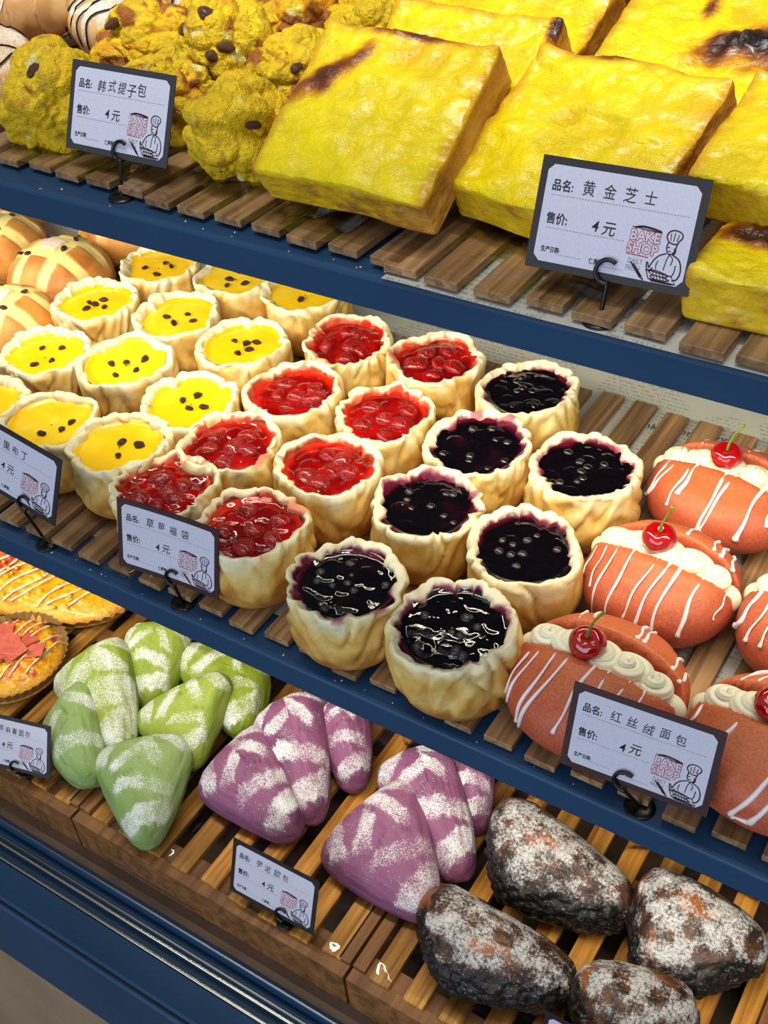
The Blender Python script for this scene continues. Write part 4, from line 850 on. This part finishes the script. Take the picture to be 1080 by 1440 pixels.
    D += [smooth_stroke(p, w) for p, w in (
        ([(74.5, 25.5), (73.2, 28.0), (74.5, 30.6), (77.5, 31.4), (80.6, 30.4), (81.2, 28.2), (79.6, 26.0), (79.4, 25.0), (77, 24.6), (74.5, 25.5)], .55),
        ([(75.5, 26.2), (75.2, 29.5)], .3), ([(77.0, 25.8), (77.2, 30.2)], .3), ([(78.6, 26.0), (79.4, 29.6)], .3),
        ([(74.6, 25.2), (74.2, 22.5), (75.0, 20.2), (76.4, 19.3), (78.2, 20.4), (79.0, 23.0), (79.2, 25.0)], .5), ([(74.8, 22.6), (75.8, 22.8)], .5), ([(75.3, 20.9), (76.6, 20.8)], .4), ([(78.6, 22.6), (78.8, 20.8), (77.8, 19.2)], 1.0),
        ([(74.8, 19.5), (71.5, 18.0), (69.2, 15.5), (67.8, 12.5), (67.2, 11.0), (66.2, 13.5), (65.6, 13.2), (66.2, 10.4), (67.4, 9.6), (69.2, 11.4)], .5),
        ([(78.2, 19.2), (81.4, 17.6), (83.2, 14.5), (83.6, 10.5), (82.4, 7.5), (80.2, 6.6)], .6), ([(76.4, 19.2), (75.4, 16.0), (74.8, 11.0)], .35), ([(76.4, 19.2), (78.4, 17.2), (78.0, 14.0)], .35), ([(80.6, 14.4), (80.4, 10.6), (79.4, 8.4)], .4),
        ([(71.2, 15.4), (70.6, 12.6), (71.0, 10.8)], .35))]
    D += [stroke([(66.0, 10.0), (79.6, 8.6), (82.4, 4.9), (68.0, 5.6), (66.0, 10.0)], .5), smooth_stroke([(67.6, 9.0), (69.5, 10.2), (74, 9.8), (77.8, 8.4), (75.5, 7.6), (70, 7.9), (67.6, 9.0)], .4), smooth_stroke([(68.6, 6.9), (70.5, 7.8), (75, 7.4), (79, 6.4), (76.5, 5.8), (71, 5.9), (68.6, 6.9)], .4)]
    D += [stroke([(69.5 + q * 1.7, 9.7), (70.3 + q * 1.7, 8.1)], .3) for q in range(5)] + [stroke([(70.5 + q * 1.6, 7.4), (71.2 + q * 1.6, 6.1)], .3) for q in range(5)]
    D += [stroke([(57.2, 13.4 - 1.2), (59.0, 10.8)], .7), stroke([(58.6, 11.4), (64.0, 5.6)], 1.5), stroke([(63.8, 5.8), (65.4, 4.4)], .7), poly([(68.4, 5.4), (82.2, 4.8), (80.0, 4.3), (70.0, 4.5)])]
    D = D + [(v + np.array([.16, -.10, 0]), f) for v, f in D]
    D = [(np.concatenate([v[:, :2], np.full((len(v), 1), L + .3)], 1), f) for v, f in D]
    part('baker_drawing', D, M_brownink)
    if hook:
        h0 = np.array([holder_u, 0.0, 0.0]); Pb = place(np.array([[holder_u, 0, 8]]))[0]; bx = np.array(base) - np.array(bl)
        # C-shaped clip in front of the card, stem down to a round foot
        a = np.linspace(math.radians(52), math.radians(270), 20); c = np.array([[holder_u - .5 + 6.2 * math.cos(q), 5.0 + 6.2 * math.sin(q), 16] for q in a]); loop = place(c)
        k1 = place(np.array([[holder_u + .8, -1.6, 14]]))[0]; foot = bx + np.array([0, 0, .0016]); mid = k1 * .5 + foot * .5
        path = np.vstack([loop, k1[None], (k1 * .75 + foot * .25)[None], mid[None], (foot + (k1 - foot) * .12)[None], foot[None]])
        V, F = tube(spline(path, 60), .00125, 8); hk = obj('clip_hook', mesh('clip_hook', V, F, M_black), t)
        a2 = np.linspace(math.radians(40), math.radians(250), 14); back = place(np.array([[holder_u + 1.5 + 5.2 * math.cos(q), 4.5 + 5.2 * math.sin(q), -22] for q in a2])); V, F = tube(np.vstack([back, k1[None]]), .0011, 8); obj('clip_back', mesh('clip_back', V, F, M_black), t)
        ns = 28; th = np.arange(ns) * 2 * PI / ns; prof = [(.0002, .0022), (.006, .0021), (.0075, .0017), (.0092, .0010), (.0095, .0003), (.0092, 0), (.0002, 0)]
        V = np.concatenate([np.stack([p[0] * np.cos(th), p[0] * np.sin(th), np.full(ns, p[1])], 1)[:, None] for p in prof], 1).reshape(-1, 3) + bx
        obj('clip_foot', mesh('clip_foot', V, grid_faces(ns, len(prof), True), M_black), t)
    return t
price_tag('price tag reading 韩式提子包 4元 in front of lumpy yellow buns', '韩式提子包', (-.6109, .5174, 1.1963), 1.2, 26, 51, (-.5540, .506, H_TOP), spacing=8.6, tsize=8.2, border=mat('tag_border_grey', (.20, .20, .22), rough=.5))
price_tag('largest looking price tag reading 黄金芝士 4元 in front of yellow toasts', '黄金芝士', (-.2503, .5023, 1.1971), 3.2, 24, 47, (-.2035, .4985, H_TOP + .001), spacing=11.0)
price_tag('price tag reading 芒果布丁 4元 at the left edge before custard tarts', '芒果布丁', (-.6677, .3923, .9752), 2.4, 16, 61, (-.6100, .401, H_MID), spacing=9.0, roll=-11)
price_tag('bent price tag reading 草莓福袋 4元 in front of strawberry tarts', '草莓福袋', (-.5146, .3889, .9500), 5.2, 15, 50, (-.4720, .402, H_MID), scale=.957, curve=.30, roll=-1.0, border=M_cardm, spacing=10.5)
price_tag('price tag reading 红丝绒面包 4元 leaning on the front red bun', '红丝绒面包', (-.1622, .3815, .9565), 4, 19, 41, (-.1180, .4010, H_MID), scale=.953, spacing=9.6, border=M_cardm)
price_tag('price tag reading 抹茶麻薯面包 4元 at the left edge of the lowest crates', '抹茶麻薯面包', (-.7780, .3500, .5960), 14.4, 28, 51, (-.7330, .3745, S_LOW + .001), spacing=7.6, tsize=7.0, start=22, scale=.97)
price_tag('price tag reading 芋泥欧包 4元 on the middle crate below purple bread', '芋泥欧包', (-.4633, .3658, .5959), 1.1, 20, 58, (-.4080, .3735, S_LOW + .001), spacing=9.5)
price_tag('blank looking corner of a price tag at the bottom edge before chocolate bread', '', (-.1640, .3720, .5900), 0, 14, 50, (-.115, .378, S_LOW + .001), price='')

paper = next(o for o in bpy.data.objects if o.name == 'newsprint_paper.001')
for word, wx, wy in (('ank', -.268, .752), ('for', -.237, .757), ('over', -.207, .762), ('a', -.176, .766)):
    V, F = text_geo(word); V = V * .0125 + np.array([wx, wy, H_MID + .0019]); obj('printed_word', mesh('printed_word', V, F, mat('news_ink', (.33, .36, .40), rough=.7), smooth=False), paper)
# ------------------------------------------------------------------ crumbs and flour flecks on the blue shelf lips
rg = random.Random(11); parts = []; V0, F0 = box(-1, 1, -1, 1, 0, 1)
for k in range(40):
    if k % 2: x, y, z = rg.uniform(-.72, -.30), rg.uniform(.4925, .4985), H_TOP
    else: x, y, z = rg.uniform(-.6, .0), rg.uniform(.3945, .3985), H_MID
    s = rg.uniform(.0002, .00045); a = rg.uniform(0, 3.14); V = V0 * np.array([s * rg.uniform(.8, 2), s, s]); ca, sa = math.cos(a), math.sin(a)
    V = np.stack([V[:, 0] * ca - V[:, 1] * sa + x, V[:, 0] * sa + V[:, 1] * ca + y, V[:, 2] + z], 1); parts.append((V, F0))
V, F = join(parts); fk = obj('flour_flecks', mesh('flour_flecks', V, F, M_flour, smooth=False)); tag(fk, 'white flour flecks scattered on the blue shelf edges', 'flour'); fk['kind'] = 'stuff'
